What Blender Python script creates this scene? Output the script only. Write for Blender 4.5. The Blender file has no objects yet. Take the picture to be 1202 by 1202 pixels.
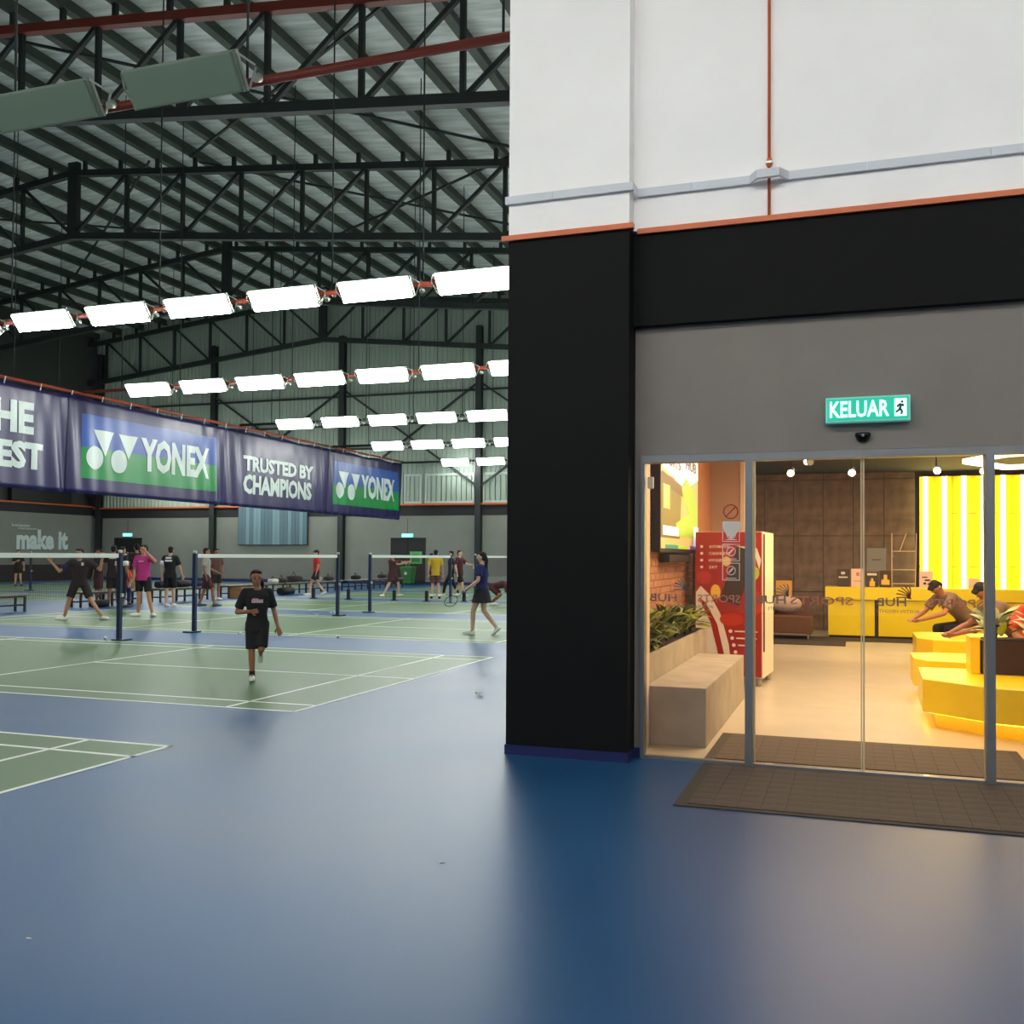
import bpy, bmesh, math, random
from mathutils import Vector, Matrix, Quaternion
random.seed(7)
SC = bpy.context.scene
COL = SC.collection
PI = math.pi
def R(d): return math.radians(d)

# ------------------------------------------------------------------ camera
YAW, PITCH, ROLL, FPX, CAMH = R(19.2), R(1.25), R(0.35), 1149.0, 1.55
cd = bpy.data.cameras.new('camera'); cam = bpy.data.objects.new('camera', cd); COL.objects.link(cam)
cf = Vector((-math.sin(YAW)*math.cos(PITCH), math.cos(YAW)*math.cos(PITCH), math.sin(PITCH)))
cr = Vector((math.cos(YAW), math.sin(YAW), 0)); cu = cr.cross(cf)
cr2 = cr*math.cos(ROLL)+cu*math.sin(ROLL); cu2 = cu*math.cos(ROLL)-cr*math.sin(ROLL)
cam.matrix_world = Matrix(((cr2.x, cu2.x, -cf.x, 0), (cr2.y, cu2.y, -cf.y, 0), (cr2.z, cu2.z, -cf.z, CAMH), (0, 0, 0, 1)))
cd.sensor_fit = 'HORIZONTAL'; cd.sensor_width = 36; cd.lens = FPX/1202*36
cd.shift_y = (652.5-601-FPX*math.tan(PITCH))/1202
cd.clip_start = .05; cd.clip_end = 300
SC.camera = cam
# ------------------------------------------------------------------ world and exposure
w = bpy.data.worlds.new('night'); SC.world = w; w.use_nodes = True
w.node_tree.nodes['Background'].inputs[0].default_value = (.010, .013, .018, 1)
w.node_tree.nodes['Background'].inputs[1].default_value = .5
vs = SC.view_settings
vs.view_transform = 'Standard'; vs.look = 'None'; vs.gamma = 1; vs.use_curve_mapping = False
vs.exposure = 0.0
LAMP = 29.0        # strength of the hall floodlights
WARM = (1.0, .71, .41)
def light(kind, loc, energy, color, size=.2, size_y=None, rot=(0, 0, 0), name='downlight', spot=None):
    l = bpy.data.lights.new(name, kind); l.energy = energy; l.color = color
    if kind == 'AREA':
        l.size = size
        if size_y: l.shape = 'RECTANGLE'; l.size_y = size_y
    else: l.shadow_soft_size = size
    if spot: l.spot_size = R(spot); l.spot_blend = .5
    o = bpy.data.objects.new(name, l); o.location = loc; o.rotation_euler = rot; COL.objects.link(o); return o
# lobby ceiling lamps (warm)
light('AREA', (-.2, 10.0, 3.2), 175, WARM, 1.6, 3.0, name='lobby_light')
light('AREA', (1.2, 13.5, 3.2), 155, WARM, 2.4, 4.0, name='lobby_light')
light('AREA', (0.6, 18.0, 3.2), 145, WARM, 3.6, 3.0, name='lobby_light')
light('AREA', (4.0, 12.0, 3.2), 150, WARM, 2.0, 6.0, name='lobby_light')

# ------------------------------------------------------------------ materials
def lin(c):
    return tuple(((v/255)/12.92 if v/255 <= .04045 else ((v/255+.055)/1.055)**2.4) for v in c)+(1,)
MC = {}
def mat(name, rgb, rough=.5, metal=0, spec=.5, noise=0, nscale=4, bump=0, bscale=60, emit=0, stretch=(1, 1, 1), coords='Object', rvar=0):
    if name in MC: return MC[name]
    m = bpy.data.materials.new(name); m.use_nodes = True; nt = m.node_tree; b = nt.nodes['Principled BSDF']
    c = lin(rgb)
    b.inputs['Base Color'].default_value = c; b.inputs['Roughness'].default_value = rough
    b.inputs['Metallic'].default_value = metal; b.inputs['Specular IOR Level'].default_value = spec
    if noise or bump or rvar:
        tc = nt.nodes.new('ShaderNodeTexCoord'); mp = nt.nodes.new('ShaderNodeMapping'); mp.inputs['Scale'].default_value = stretch
        nt.links.new(tc.outputs[coords], mp.inputs[0])
    if noise:
        n = nt.nodes.new('ShaderNodeTexNoise'); n.inputs['Scale'].default_value = nscale; n.inputs['Detail'].default_value = 5
        nt.links.new(mp.outputs[0], n.inputs['Vector'])
        r = nt.nodes.new('ShaderNodeValToRGB'); r.color_ramp.elements[0].position = .3; r.color_ramp.elements[1].position = .7
        r.color_ramp.elements[0].color = tuple(max(0, v*(1-noise)) for v in c[:3])+(1,)
        r.color_ramp.elements[1].color = tuple(min(1, v*(1+noise)) for v in c[:3])+(1,)
        nt.links.new(n.outputs['Fac'], r.inputs[0]); nt.links.new(r.outputs[0], b.inputs['Base Color'])
        if rvar:
            q = nt.nodes.new('ShaderNodeMapRange'); q.inputs['To Min'].default_value = rough-rvar; q.inputs['To Max'].default_value = rough+rvar
            nt.links.new(n.outputs['Fac'], q.inputs['Value']); nt.links.new(q.outputs[0], b.inputs['Roughness'])
    if bump:
        n2 = nt.nodes.new('ShaderNodeTexNoise'); n2.inputs['Scale'].default_value = bscale; n2.inputs['Detail'].default_value = 3
        nt.links.new(mp.outputs[0], n2.inputs['Vector'])
        bp = nt.nodes.new('ShaderNodeBump'); bp.inputs['Strength'].default_value = bump; bp.inputs['Distance'].default_value = .01
        nt.links.new(n2.outputs['Fac'], bp.inputs['Height']); nt.links.new(bp.outputs[0], b.inputs['Normal'])
    if emit:
        b.inputs['Emission Color'].default_value = c; b.inputs['Emission Strength'].default_value = emit
    MC[name] = m; return m
def glass(name, tint=(1, 1, 1), rough=0.0, base=.0):
    m = bpy.data.materials.new(name); m.use_nodes = True; nt = m.node_tree; nt.nodes.clear()
    o = nt.nodes.new('ShaderNodeOutputMaterial'); mx = nt.nodes.new('ShaderNodeMixShader')
    t = nt.nodes.new('ShaderNodeBsdfTransparent'); g = nt.nodes.new('ShaderNodeBsdfGlossy'); f = nt.nodes.new('ShaderNodeFresnel')
    t.inputs[0].default_value = tint+(1,); g.inputs['Roughness'].default_value = rough; f.inputs[0].default_value = 1.45
    nt.links.new(f.outputs[0], mx.inputs[0]); nt.links.new(t.outputs[0], mx.inputs[1]); nt.links.new(g.outputs[0], mx.inputs[2]); nt.links.new(mx.outputs[0], o.inputs[0])
    return m
M = dict(
 floor=mat('blue_sports_vinyl', (30, 78, 122), .37, spec=.2, noise=.16, nscale=.5, bump=.05, bscale=220, rvar=.06),
 court=mat('green_sports_vinyl', (84, 114, 74), .37, spec=.13, noise=.1, nscale=.6, bump=.05, bscale=220, rvar=.05),
 line=mat('white_court_paint', (226, 232, 222), .5),
 wall_white=mat('white_wall_paint', (248, 245, 243), .75, noise=.02, nscale=2, bump=.05, bscale=90),
 wall_black=mat('black_wall_paint', (9, 9, 10), .7, spec=.2, noise=.12, nscale=3, bump=.05, bscale=90),
 wall_grey=mat('grey_wall_paint', (128, 120, 114), .7, noise=.04, nscale=2.5, bump=.05, bscale=90),
 hall_grey=mat('pale_grey_cladding', (124, 128, 119), .75, noise=.05, nscale=1),
 hall_black=mat('black_cladding', (26, 28, 27), .7),
 siding=mat('pale_green_siding', (146, 162, 149), .6, noise=.05, nscale=.6),
 orange=mat('orange_steel_paint', (206, 98, 44), .45),
 redpipe=mat('red_pipe_paint', (120, 42, 28), .45),
 orpipe=mat('orange_red_pipe_paint', (170, 72, 46), .5),
 steel=mat('dark_green_grey_steel', (32, 42, 40), .6, noise=.1, nscale=3), purlin=mat('olive_grey_galvanised_purlin', (58, 68, 58), .55, noise=.15, nscale=2),
 foil=mat('pale_foil_insulation', (232, 240, 230), .45, noise=.34, nscale=1.1, stretch=(.7, 4, 1), bump=.5, bscale=3),
 trunk=mat('grey_white_trunking', (205, 208, 214), .5),
 navybase=mat('navy_blue_skirting', (16, 26, 84), .5),
 alu=mat('grey_aluminium_frame', (132, 134, 138), .38, metal=.6, noise=.04, nscale=8),
 housing=mat('sage_grey_lamp_housing', (130, 146, 133), .5), offface=mat('grey_unlit_lamp_face', (116, 134, 120), .5),
 bracket=mat('pale_steel_bracket', (190, 190, 182), .4, metal=.7),
 diffuser=mat('white_lamp_diffuser', (252, 255, 250), .4, emit=LAMP),
 navy=mat('navy_post_paint', (22, 40, 74), .4, noise=.08, nscale=6),
 tape=mat('white_net_tape', (222, 228, 222), .7),
 net=mat('brown_net_cord', (66, 48, 42), .9),
 banner=mat('navy_purple_banner_vinyl', (36, 32, 84), .33, noise=.1, nscale=1.2),
 print_white=mat('white_banner_print', (205, 220, 215), .35),
 print_blue=mat('blue_banner_print', (40, 84, 168), .34),
 print_green=mat('green_banner_print', (20, 138, 68), .34),
 black=mat('matt_black', (16, 16, 17), .6),
 blackgloss=mat('gloss_black_plastic', (14, 14, 15), .15),
 darkwood=mat('dark_bench_paint', (40, 38, 36), .5),
 benchtop=mat('pale_bench_board', (150, 148, 136), .5, noise=.1, nscale=10),
 keg2=mat('dark_green_sign_print', (0, 84, 70), .5),
 white=mat('white_plastic', (225, 228, 224), .5, bump=.2, bscale=12),
 card=mat('brown_cardboard', (168, 126, 82), .8, noise=.12, nscale=12),
 green_bin=mat('green_bin_plastic', (30, 120, 56), .45),
 green_sign=mat('green_sign_print', (84, 172, 96), .5),
 concrete=mat('cast_concrete', (164, 154, 140), .7, noise=.16, nscale=3.5, bump=.15, bscale=30),
 conc_panel=mat('grey_brown_concrete_panel', (128, 110, 98), .75, noise=.34, nscale=5, bump=.2, bscale=22),
 joint=mat('dark_joint', (60, 52, 46), .9),
 brick=mat('orange_red_brick', (164, 110, 82), .85, noise=.22, nscale=9, bump=.4, bscale=50),
 mortar=mat('pale_mortar', (186, 158, 130), .9),
 pillar=mat('orange_brown_plaster', (186, 122, 78), .8, noise=.15, nscale=12, bump=.3, bscale=40),
 cream=mat('cream_wall_paint', (226, 206, 190), .7, noise=.03, nscale=3),
 pinkwall=mat('dusty_pink_wall_paint', (182, 152, 134), .7, noise=.04, nscale=3),
 lobbyfloor=mat('cream_floor_tile', (184, 174, 156), .35, noise=.06, nscale=3),
 lobbyceil=mat('black_ceiling', (9, 7, 6), .8),
 yellow=mat('yellow_laminate', (250, 214, 0), .3, noise=.03, nscale=3),
 yellowpanel=mat('yellow_back_panel', (250, 222, 0), .45),
 yellowc=mat('yellow_counter_laminate', (238, 216, 14), .35, noise=.03, nscale=3),
 tube=mat('warm_white_tube', (255, 244, 170), .4, emit=9),
 ringlight=mat('warm_pendant_tube', (255, 226, 170), .4, emit=9),
 ledstrip=mat('yellow_led_strip', (255, 205, 60), .4, emit=7),
 bulb=mat('spot_bulb', (255, 226, 180), .4, emit=60),
 matt=mat('brown_grey_rubber_mat', (78, 66, 60), .8, noise=.25, nscale=7, bump=.5, bscale=70),
 matedge=mat('dark_rubber_edge', (58, 50, 46), .8, bump=.4, bscale=60),
 vend_red=mat('red_vending_wrap', (150, 34, 22), .4, noise=.18, nscale=3),
 vend_white=mat('cream_vending_shell', (226, 216, 200), .4),
 tomato=mat('orange_red_print', (176, 50, 26), .5), lime=mat('lime_print', (170, 190, 40), .5), lemon=mat('lemon_print', (222, 180, 70), .5),
 sofa=mat('brown_leather', (96, 62, 44), .5, noise=.1, nscale=8), cushion=mat('pale_grey_cushion', (178, 160, 150), .8), ycush=mat('mustard_card', (206, 160, 70), .8),
 planter=mat('dark_brown_planter', (58, 36, 22), .6),
 soil=mat('potting_soil', (48, 34, 24), .95, bump=.5, bscale=40),
 leaf=mat('olive_green_leaf', (112, 122, 40), .5, noise=.35, nscale=14), leaf2=mat('dark_green_leaf', (62, 82, 34), .5, noise=.25, nscale=14),
 leafpale=mat('pale_green_leaf', (168, 190, 120), .5, noise=.25, nscale=20), leafwhite=mat('cream_leaf', (228, 232, 200), .5),
 sticker=mat('pale_film_sticker', (214, 206, 198), .5), redprint=mat('dark_red_print', (150, 40, 30), .5),
 vinylgrey=mat('grey_vinyl_lettering', (120, 112, 108), .5), vinylpink=mat('dull_pink_vinyl_lettering', (188, 120, 104), .5),
 keg=mat('exit_sign_green', (10, 170, 140), .4, emit=.75), kew=mat('exit_sign_white', (215, 255, 250), .4, emit=.95), kef=mat('exit_sign_rim', (120, 205, 190), .4, emit=.25),
 exitglow=mat('exit_sign_glow', (110, 235, 225), .4, emit=2.2),
 skin=mat('light_brown_skin', (186, 136, 104), .55), skin2=mat('tan_skin', (150, 100, 74), .55), skin3=mat('pale_skin', (206, 164, 138), .55),
 hair=mat('black_hair', (16, 12, 11), .85, bump=.4, bscale=80), eye=mat('dark_eye', (20, 14, 12), .2), lips=mat('lips', (140, 76, 66), .5),
 c_black=mat('black_cloth', (20, 19, 21), .85), c_maroon=mat('maroon_cloth', (74, 28, 38), .85), c_magenta=mat('magenta_cloth', (182, 46, 124), .8),
 c_red=mat('red_cloth', (214, 48, 28), .8), c_yellow=mat('yellow_cloth', (226, 190, 20), .8), c_navy=mat('navy_cloth', (22, 28, 84), .8),
 c_grey=mat('pale_grey_cloth', (170, 164, 160), .8), c_white=mat('white_cloth', (226, 224, 222), .8), c_brown=mat('brown_cloth', (98, 66, 58), .85), c_blue=mat('denim_blue_cloth', (44, 60, 100), .85),
 c_taupe=mat('taupe_cloth', (112, 92, 74), .85), c_orange=mat('orange_red_cloth', (226, 84, 44), .8),
 sh_white=mat('white_shoe', (218, 222, 214), .5), sh_blue=mat('blue_shoe', (40, 74, 110), .5), sh_black=mat('black_shoe', (24, 24, 26), .5),
 print_pink=mat('pale_pink_print', (196, 164, 184), .7),
 cork=mat('cork', (206, 180, 140), .8), feather=mat('white_feather', (232, 236, 232), .7),
 scr_white=mat('screen_white', (235, 235, 250), .4, emit=0.52), scr_beige=mat('screen_beige', (208, 184, 120), .4, emit=0.35), scr_olive=mat('screen_olive', (112, 96, 50), .4, emit=0.28),
 scr_green=mat('screen_green', (160, 200, 60), .4, emit=0.39), scr_dark=mat('screen_dark', (84, 54, 40), .4, emit=0.21), scr_purple=mat('screen_purple', (104, 70, 170), .4, emit=0.32), scr_teal=mat('screen_teal', (50, 150, 120), .4, emit=0.32),
 blind=mat('blue_grey_slat', (84, 112, 122), .5), blind2=mat('pale_blue_grey_slat', (112, 142, 150), .5), siding_dark=mat('dark_grey_siding', (62, 68, 64), .7), winframe=mat('pale_green_window_frame', (172, 186, 176), .5), poster_dark=mat('dark_poster', (58, 46, 40), .5), poster_pink=mat('pink_white_poster', (226, 196, 184), .5), notice=mat('blue_grey_notice', (150, 152, 160), .5),
 track=mat('black_track_metal', (26, 24, 22), .5), acrylic_edge=mat('pale_acrylic_edge', (214, 190, 150), .3),
)
M['glass'] = glass('clear_door_glass'); M['acrylic'] = glass('clear_acrylic', (.96, .95, .93))
M['tvglass'] = M['blackgloss']

# ------------------------------------------------------------------ mesh helpers
class MB:
    def __init__(s): s.b = bmesh.new()
    def box(s, x0, x1, y0, y1, z0, z1, mi=0):
        v = [s.b.verts.new(p) for p in ((x0,y0,z0),(x1,y0,z0),(x1,y1,z0),(x0,y1,z0),(x0,y0,z1),(x1,y0,z1),(x1,y1,z1),(x0,y1,z1))]
        for f in ((3,2,1,0),(4,5,6,7),(0,1,5,4),(1,2,6,5),(2,3,7,6),(3,0,4,7)):
            s.b.faces.new([v[i] for i in f]).material_index = mi
        return s
    def bar(s, p, q, w, h, up=(0, 0, 1)):
        p, q = Vector(p), Vector(q); d = (q-p).normalized(); u = Vector(up)
        if abs(d.dot(u)) > .98: u = Vector((1, 0, 0))
        a = d.cross(u).normalized()*w/2; c = a.cross(d).normalized()*h/2
        v = [s.b.verts.new(t) for t in (p-a-c, p+a-c, p+a+c, p-a+c, q-a-c, q+a-c, q+a+c, q-a+c)]
        for f in ((0,1,2,3),(7,6,5,4),(1,0,4,5),(2,1,5,6),(3,2,6,7),(0,3,7,4)): s.b.faces.new([v[i] for i in f])
        return s
    def tube(s, p, q, r1, r2=None, n=10, caps=True):
        r2 = r1 if r2 is None else r2; p, q = Vector(p), Vector(q); d = (q-p).normalized()
        u = Vector((0, 0, 1)) if abs(d.z) < .95 else Vector((1, 0, 0)); a = d.cross(u).normalized(); c = a.cross(d)
        A, B = [], []
        for i in range(n):
            t = 2*PI*i/n; o = a*math.cos(t)+c*math.sin(t)
            A.append(s.b.verts.new(p+o*r1)); B.append(s.b.verts.new(q+o*r2))
        for i in range(n):
            j = (i+1) % n; f = s.b.faces.new((A[j], A[i], B[i], B[j])); f.smooth = True
        if caps: s.b.faces.new(A); s.b.faces.new(B[::-1])
        return s
    def loft(s, rings, caps=True, smooth=True):
        V = [[s.b.verts.new(p) for p in r] for r in rings]; n = len(rings[0])
        for a, b in zip(V, V[1:]):
            for i in range(n):
                j = (i+1) % n; s.b.faces.new((a[i], a[j], b[j], b[i])).smooth = smooth
        if caps: s.b.faces.new(V[0][::-1]); s.b.faces.new(V[-1])
        return s
    def ell(s, c, r, n=12, mtx=None):
        m = Matrix.Translation(Vector(c)) @ (mtx.to_4x4() if mtx else Matrix()) @ Matrix.Diagonal((r[0], r[1], r[2], 1))
        g = bmesh.ops.create_uvsphere(s.b, u_segments=n, v_segments=max(6, n*2//3), radius=1, matrix=m)
        for v in g['verts']:
            for f in v.link_faces: f.smooth = True
        return s
    def poly(s, pts, off):                      # extruded flat polygon: pts 3-D, off = extrude vector
        off = Vector(off); a = [s.b.verts.new(p) for p in pts]; b = [s.b.verts.new(Vector(p)+off) for p in pts]; n = len(a)
        s.b.faces.new(a[::-1]); s.b.faces.new(b)
        for i in range(n):
            j = (i+1) % n; s.b.faces.new((a[i], a[j], b[j], b[i]))
        return s
def setp(o, label=None, cat=None, group=None, kind=None):
    if label: o['label'] = label
    if cat: o['category'] = cat
    if group: o['group'] = group
    if kind: o['kind'] = kind
    return o
def base_of(o):
    return Vector(o['_b']) if o is not None and '_b' in o else Vector((0, 0, 0))
def obj(name, mb, m, parent=None, bevel=0, **k):
    """one mesh object; vertices are given in world coordinates and shifted to the thing's base"""
    me = bpy.data.meshes.new(name)
    bmesh.ops.recalc_face_normals(mb.b, faces=mb.b.faces)
    if bevel: bmesh.ops.bevel(mb.b, geom=[e for e in mb.b.edges], offset=bevel, segments=2, affect='EDGES', profile=.7)
    mb.b.to_mesh(me); mb.b.free()
    return link(name, me, m, parent, **k)
def link(name, me, m, parent=None, origin=None, **k):
    me.materials.append(m) if not isinstance(m, (list, tuple)) else [me.materials.append(x) for x in m]
    if parent is not None:
        b = BASE.get(parent.name, Vector((0, 0, 0)))
        me.transform(Matrix.Translation(-b)); o = bpy.data.objects.new(name, me); COL.objects.link(o); o.parent = parent; BASE[o.name] = b
    else:
        if origin is None:
            xs = [v.co for v in me.vertices]
            lo = Vector([min(c[i] for c in xs) for i in range(3)]); hi = Vector([max(c[i] for c in xs) for i in range(3)])
            origin = Vector(((lo.x+hi.x)/2, (lo.y+hi.y)/2, lo.z))
        else: origin = Vector(origin)
        me.transform(Matrix.Translation(-origin)); o = bpy.data.objects.new(name, me); o.location = origin; COL.objects.link(o); BASE[o.name] = origin
    setp(o, **k); return o
BASE = {}
def thing(name, label, cat, loc=(0, 0, 0), rotz=0, group=None, kind=None):
    o = bpy.data.objects.new(name, None); COL.objects.link(o); o.location = loc; o.rotation_euler = (0, 0, rotz)
    o.empty_display_size = .1
    BASE[o.name] = Vector((0, 0, 0)) if rotz or loc == (0, 0, 0) else Vector(loc)   # turned things take local coordinates
    if label: setp(o, label, cat, group, kind)
    elif kind: o['kind'] = kind
    return o
def local_thing(name, label, cat, loc=(0, 0, 0), rotz=0, group=None):
    o = thing(name, label, cat, loc, rotz, group); BASE[o.name] = Vector((0, 0, 0)); return o
def dup(root, loc, rotz=None, label=None, group=None):
    r = root.copy(); COL.objects.link(r); r.location = loc
    if rotz is not None: r.rotation_euler = (0, 0, rotz)
    if label: r['label'] = label
    if group: r['group'] = group
    for ch in list(root.children):
        c = ch.copy(); COL.objects.link(c); c.parent = r
        for g in ch.children:
            d = g.copy(); COL.objects.link(d); d.parent = c
    return r
def struct(name, mb, m, parent=None, **k):
    o = obj(name, mb, m, parent, **k)
    if parent is None: o['kind'] = 'structure'
    return o
def piece(name, me, loc, parent):                # one of many alike pieces that share a mesh
    o = bpy.data.objects.new(name, me); COL.objects.link(o); o.parent = parent
    o.location = Vector(loc)-BASE.get(parent.name, Vector((0, 0, 0))); return o
def mesh_of(mb, m, name='piece'):
    me = bpy.data.meshes.new(name); bmesh.ops.recalc_face_normals(mb.b, faces=mb.b.faces); mb.b.to_mesh(me); mb.b.free(); me.materials.append(m); return me
def text_mesh(s, width, height, depth=.003, bold=0.0, spacing=1.0):
    """flat lettering in the local XY plane, lower-left corner at 0,0, fitted to width x height"""
    c = bpy.data.curves.new('lettering', 'FONT'); c.body = s; c.size = 1; c.extrude = .02; c.offset = bold; c.resolution_u = 2; c.space_character = spacing
    o = bpy.data.objects.new('lettering', c); COL.objects.link(o)
    dg = bpy.context.evaluated_depsgraph_get(); me = bpy.data.meshes.new_from_object(o.evaluated_get(dg))
    bpy.data.objects.remove(o); bpy.data.curves.remove(c)
    xs = [v.co.x for v in me.vertices]; ys = [v.co.y for v in me.vertices]
    x0, x1, y0, y1 = min(xs), max(xs), min(ys), max(ys)
    me.transform(Matrix.Diagonal((width/(x1-x0), height/(y1-y0), depth/.04, 1)) @ Matrix.Translation((-x0, -y0, .02)))
    me.materials.clear(); return me
def frame(o, x, y):                              # matrix placing a text plane: origin, x axis, y axis
    x, y = Vector(x).normalized(), Vector(y).normalized(); z = x.cross(y); o = Vector(o)
    return Matrix(((x.x, y.x, z.x, o.x), (x.y, y.y, z.y, o.y), (x.z, y.z, z.z, o.z), (0, 0, 0, 1)))
# ------------------------------------------------------------------ the hall shell
FY, LX, RX, BY = 47.4, -43.2, 8.0, -13.0
struct('floor', MB().box(LX, RX, BY, FY, -.1, 0), M['floor'])
def roof_z(x):                                   # underside of the purlins, gable with its ridge at x = -27.3
    return 16.1-.104*abs(x+27.3)
# far wall
WF = thing('wall_back', None, None, kind='structure')
obj('lower_cladding', MB().box(LX, -2, FY, FY+.2, 0, 3.65), M['hall_grey'], WF)
obj('black_band', MB().box(LX, -2, FY-.02, FY+.2, 3.65, 4.2), M['hall_black'], WF)
obj('ledge', MB().box(LX, -2, FY-.14, FY+.2, 4.2, 4.28), M['orange'], WF)
obj('skirting', MB().box(LX, -2, FY-.03, FY, 0, .16), M['navybase'], WF)
def corrugated(x0, x1, z0, z1, y, d=.04, pitch=.25):
    b = MB(); n = int((x1-x0)/pitch); pr = []
    for i in range(n):
        a = x0+i*pitch
        pr += [(a, y), (a+pitch*.62, y), (a+pitch*.7, y-d), (a+pitch*.92, y-d)]
    pr.append((x0+n*pitch, y))
    lo = [b.b.verts.new((p[0], p[1], z0)) for p in pr]; hi = [b.b.verts.new((p[0], p[1], z1)) for p in pr]
    for i in range(len(pr)-1): b.b.faces.new((lo[i], lo[i+1], hi[i+1], hi[i]))
    return b
obj('corrugated_siding', corrugated(LX, 7.9, 4.28, 16.2, FY+.1), M['siding'], WF)
for z in (7.3, 8.6, 10.2):
    obj('girt', MB().box(LX, -2, FY-.1, FY+.04, z-.05, z+.05), M['steel'], WF)
cols = [-42.7, -34.6, -26.3, -18.3, -10.2]
for x in cols:
    c = MB().box(x-.16, x+.16, FY-.3, FY-.27, 0, 13.5).box(x-.16, x+.16, FY-.03, FY, 0, 13.5).box(x-.02, x+.02, FY-.27, FY-.03, 0, 13.5)
    obj('column', c, M['steel'], WF)
for a, b in ((-26.3, -18.3), (-18.3, -10.2), (-34.6, -26.3)):
    for z0, z1 in ((10.6, 5.1), (5.1, 10.6)):
        obj('brace', MB().bar((a, FY-.16, z0), (b, FY-.16, z1), .1, .1), M['steel'], WF)
# window strips above the ledge
k = 0
for x0, x1 in ((-22.6, -21.6), (-18.1, -14.6), (-14.2, -10.4), (-21.4, -18.6)):
    wn = thing('window_%d' % (k+1), None, None, kind='structure'); k += 1
    obj('frame', MB().box(x0, x1, FY-.04, FY+.02, 4.3, 4.42).box(x0, x1, FY-.04, FY+.02, 5.75, 5.87).box(x0, x0+.1, FY-.04, FY+.02, 4.42, 5.75).box(x1-.1, x1, FY-.04, FY+.02, 4.42, 5.75), M['winframe'], wn)
    n = max(3, int((x1-x0)/.3)); wsl = (x1-x0-.2)/n
    me = mesh_of(MB().box(.02, wsl-.06, 0, .03, 4.43, 5.74), M['siding'])
    for i in range(n): piece('slat', me, (x0+.1+i*wsl, FY-.02, 0), wn)
# left wall
WL = thing('wall_left', None, None, kind='structure')
obj('lower_cladding', MB().box(LX-.2, LX, BY, FY, 0, 3.8), M['hall_grey'], WL)
obj('black_band', MB().box(LX-.2, LX+.02, BY, FY, 3.8, 4.3), M['hall_black'], WL)
obj('ledge', MB().box(LX-.2, LX+.14, BY, FY, 4.3, 4.38), M['orange'], WL)
obj('skirting', MB().box(LX, LX+.04, BY, FY, 0, .9), M['hall_black'], WL)
obj('siding', MB().box(LX-.2, LX-.1, BY, FY, 4.38, 15), M['siding_dark'], WL)
for i, (t, y, z, wd, h, mm) in enumerate((('make it', 41.62, 1.74, 3.7, 1.12, 'print_white'), ('because', 41.3, 3.0, 1.2, .16, 'print_white'), ('champions', 41.7, 2.82, 1.3, .14, 'print_white'))):
    me = text_mesh(t, wd, h, .03, .045 if i == 0 else 0); me.transform(frame((LX+.01, y, z), (0, 1, 0), (0, 0, 1)))
    link('lettering', me, M[mm], WL)
setp(obj('wall_cabinet', MB().box(LX, LX+.3, 41.0, 45.3, 4.4, 5.5), M['black'], bevel=.02), 'long flat black box on the ledge of the left wall, under the first banner', 'box')
sp = thing('wall_speaker', 'dark loudspeaker hanging below the banner near the left corner', 'speaker', (-42.6, 46.8, 4.5))
obj('cabinet', MB().loft([[(-42.6+a*s, 46.8+b*s2, z) for a, b in ((-1, -1), (1, -1), (1, 1), (-1, 1))] for z, s, s2 in ((4.45, .2, .2), (4.8, .3, .25), (5.3, .4, .3))], smooth=False), M['black'], sp)
obj('grille', MB().box(-42.85, -42.35, 46.44, 46.47, 4.9, 5.25), M['steel'], sp)
struct('wall_rear', MB().box(LX, RX, BY-.2, BY, 0, 16), M['wall_white'])
struct('wall_right', MB().box(RX, RX+.2, BY, 7.42, 0, 16), M['wall_white'])
# ceiling: insulation sheet and purlins
cb = MB()
n = 40; xs = [LX+(RX-LX)*i/n for i in range(n+1)]; xs = sorted(xs+[-27.3])
lo = [cb.b.verts.new((x, BY, roof_z(x)+.36)) for x in xs]; hi = [cb.b.verts.new((x, FY+.2, roof_z(x)+.36)) for x in xs]
for i in range(len(xs)-1): cb.b.faces.new((lo[i], lo[i+1], hi[i+1], hi[i]))
CE = struct('ceiling', cb, M['foil'])
CE.location = (0, 0, 0); CE.data.transform(Matrix.Translation(BASE[CE.name])); BASE[CE.name] = Vector((0, 0, 0))
x = -43.0
pm = {}
pme = mesh_of(MB().box(-.12, .12, 0, FY-BY, 0, .04).box(-.03, .03, 0, FY-BY, .04, .31).box(-.12, .02, 0, FY-BY, .31, .35), M['purlin'])
while x < 7.8:
    piece('purlin', pme, (x, BY, roof_z(x)), CE); x += 1.62
for xa, xb, ya, yb in ((-22, -10, 20, 28.5), (-10, -22, 20, 28.5), (-36, -24, 28.8, 38), (-22, -10, 29, 38), (-10, -22, 29, 38), (-24, -36, 28.8, 38), (-14, -4, 10.2, 19), (-4, -14, 10.2, 19)):
    obj('tie_rod', MB().bar((xa, ya, roof_z(xa)-.02), (xb, yb, roof_z(xb)-.02), .07, .07), M['steel'], CE)
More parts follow.
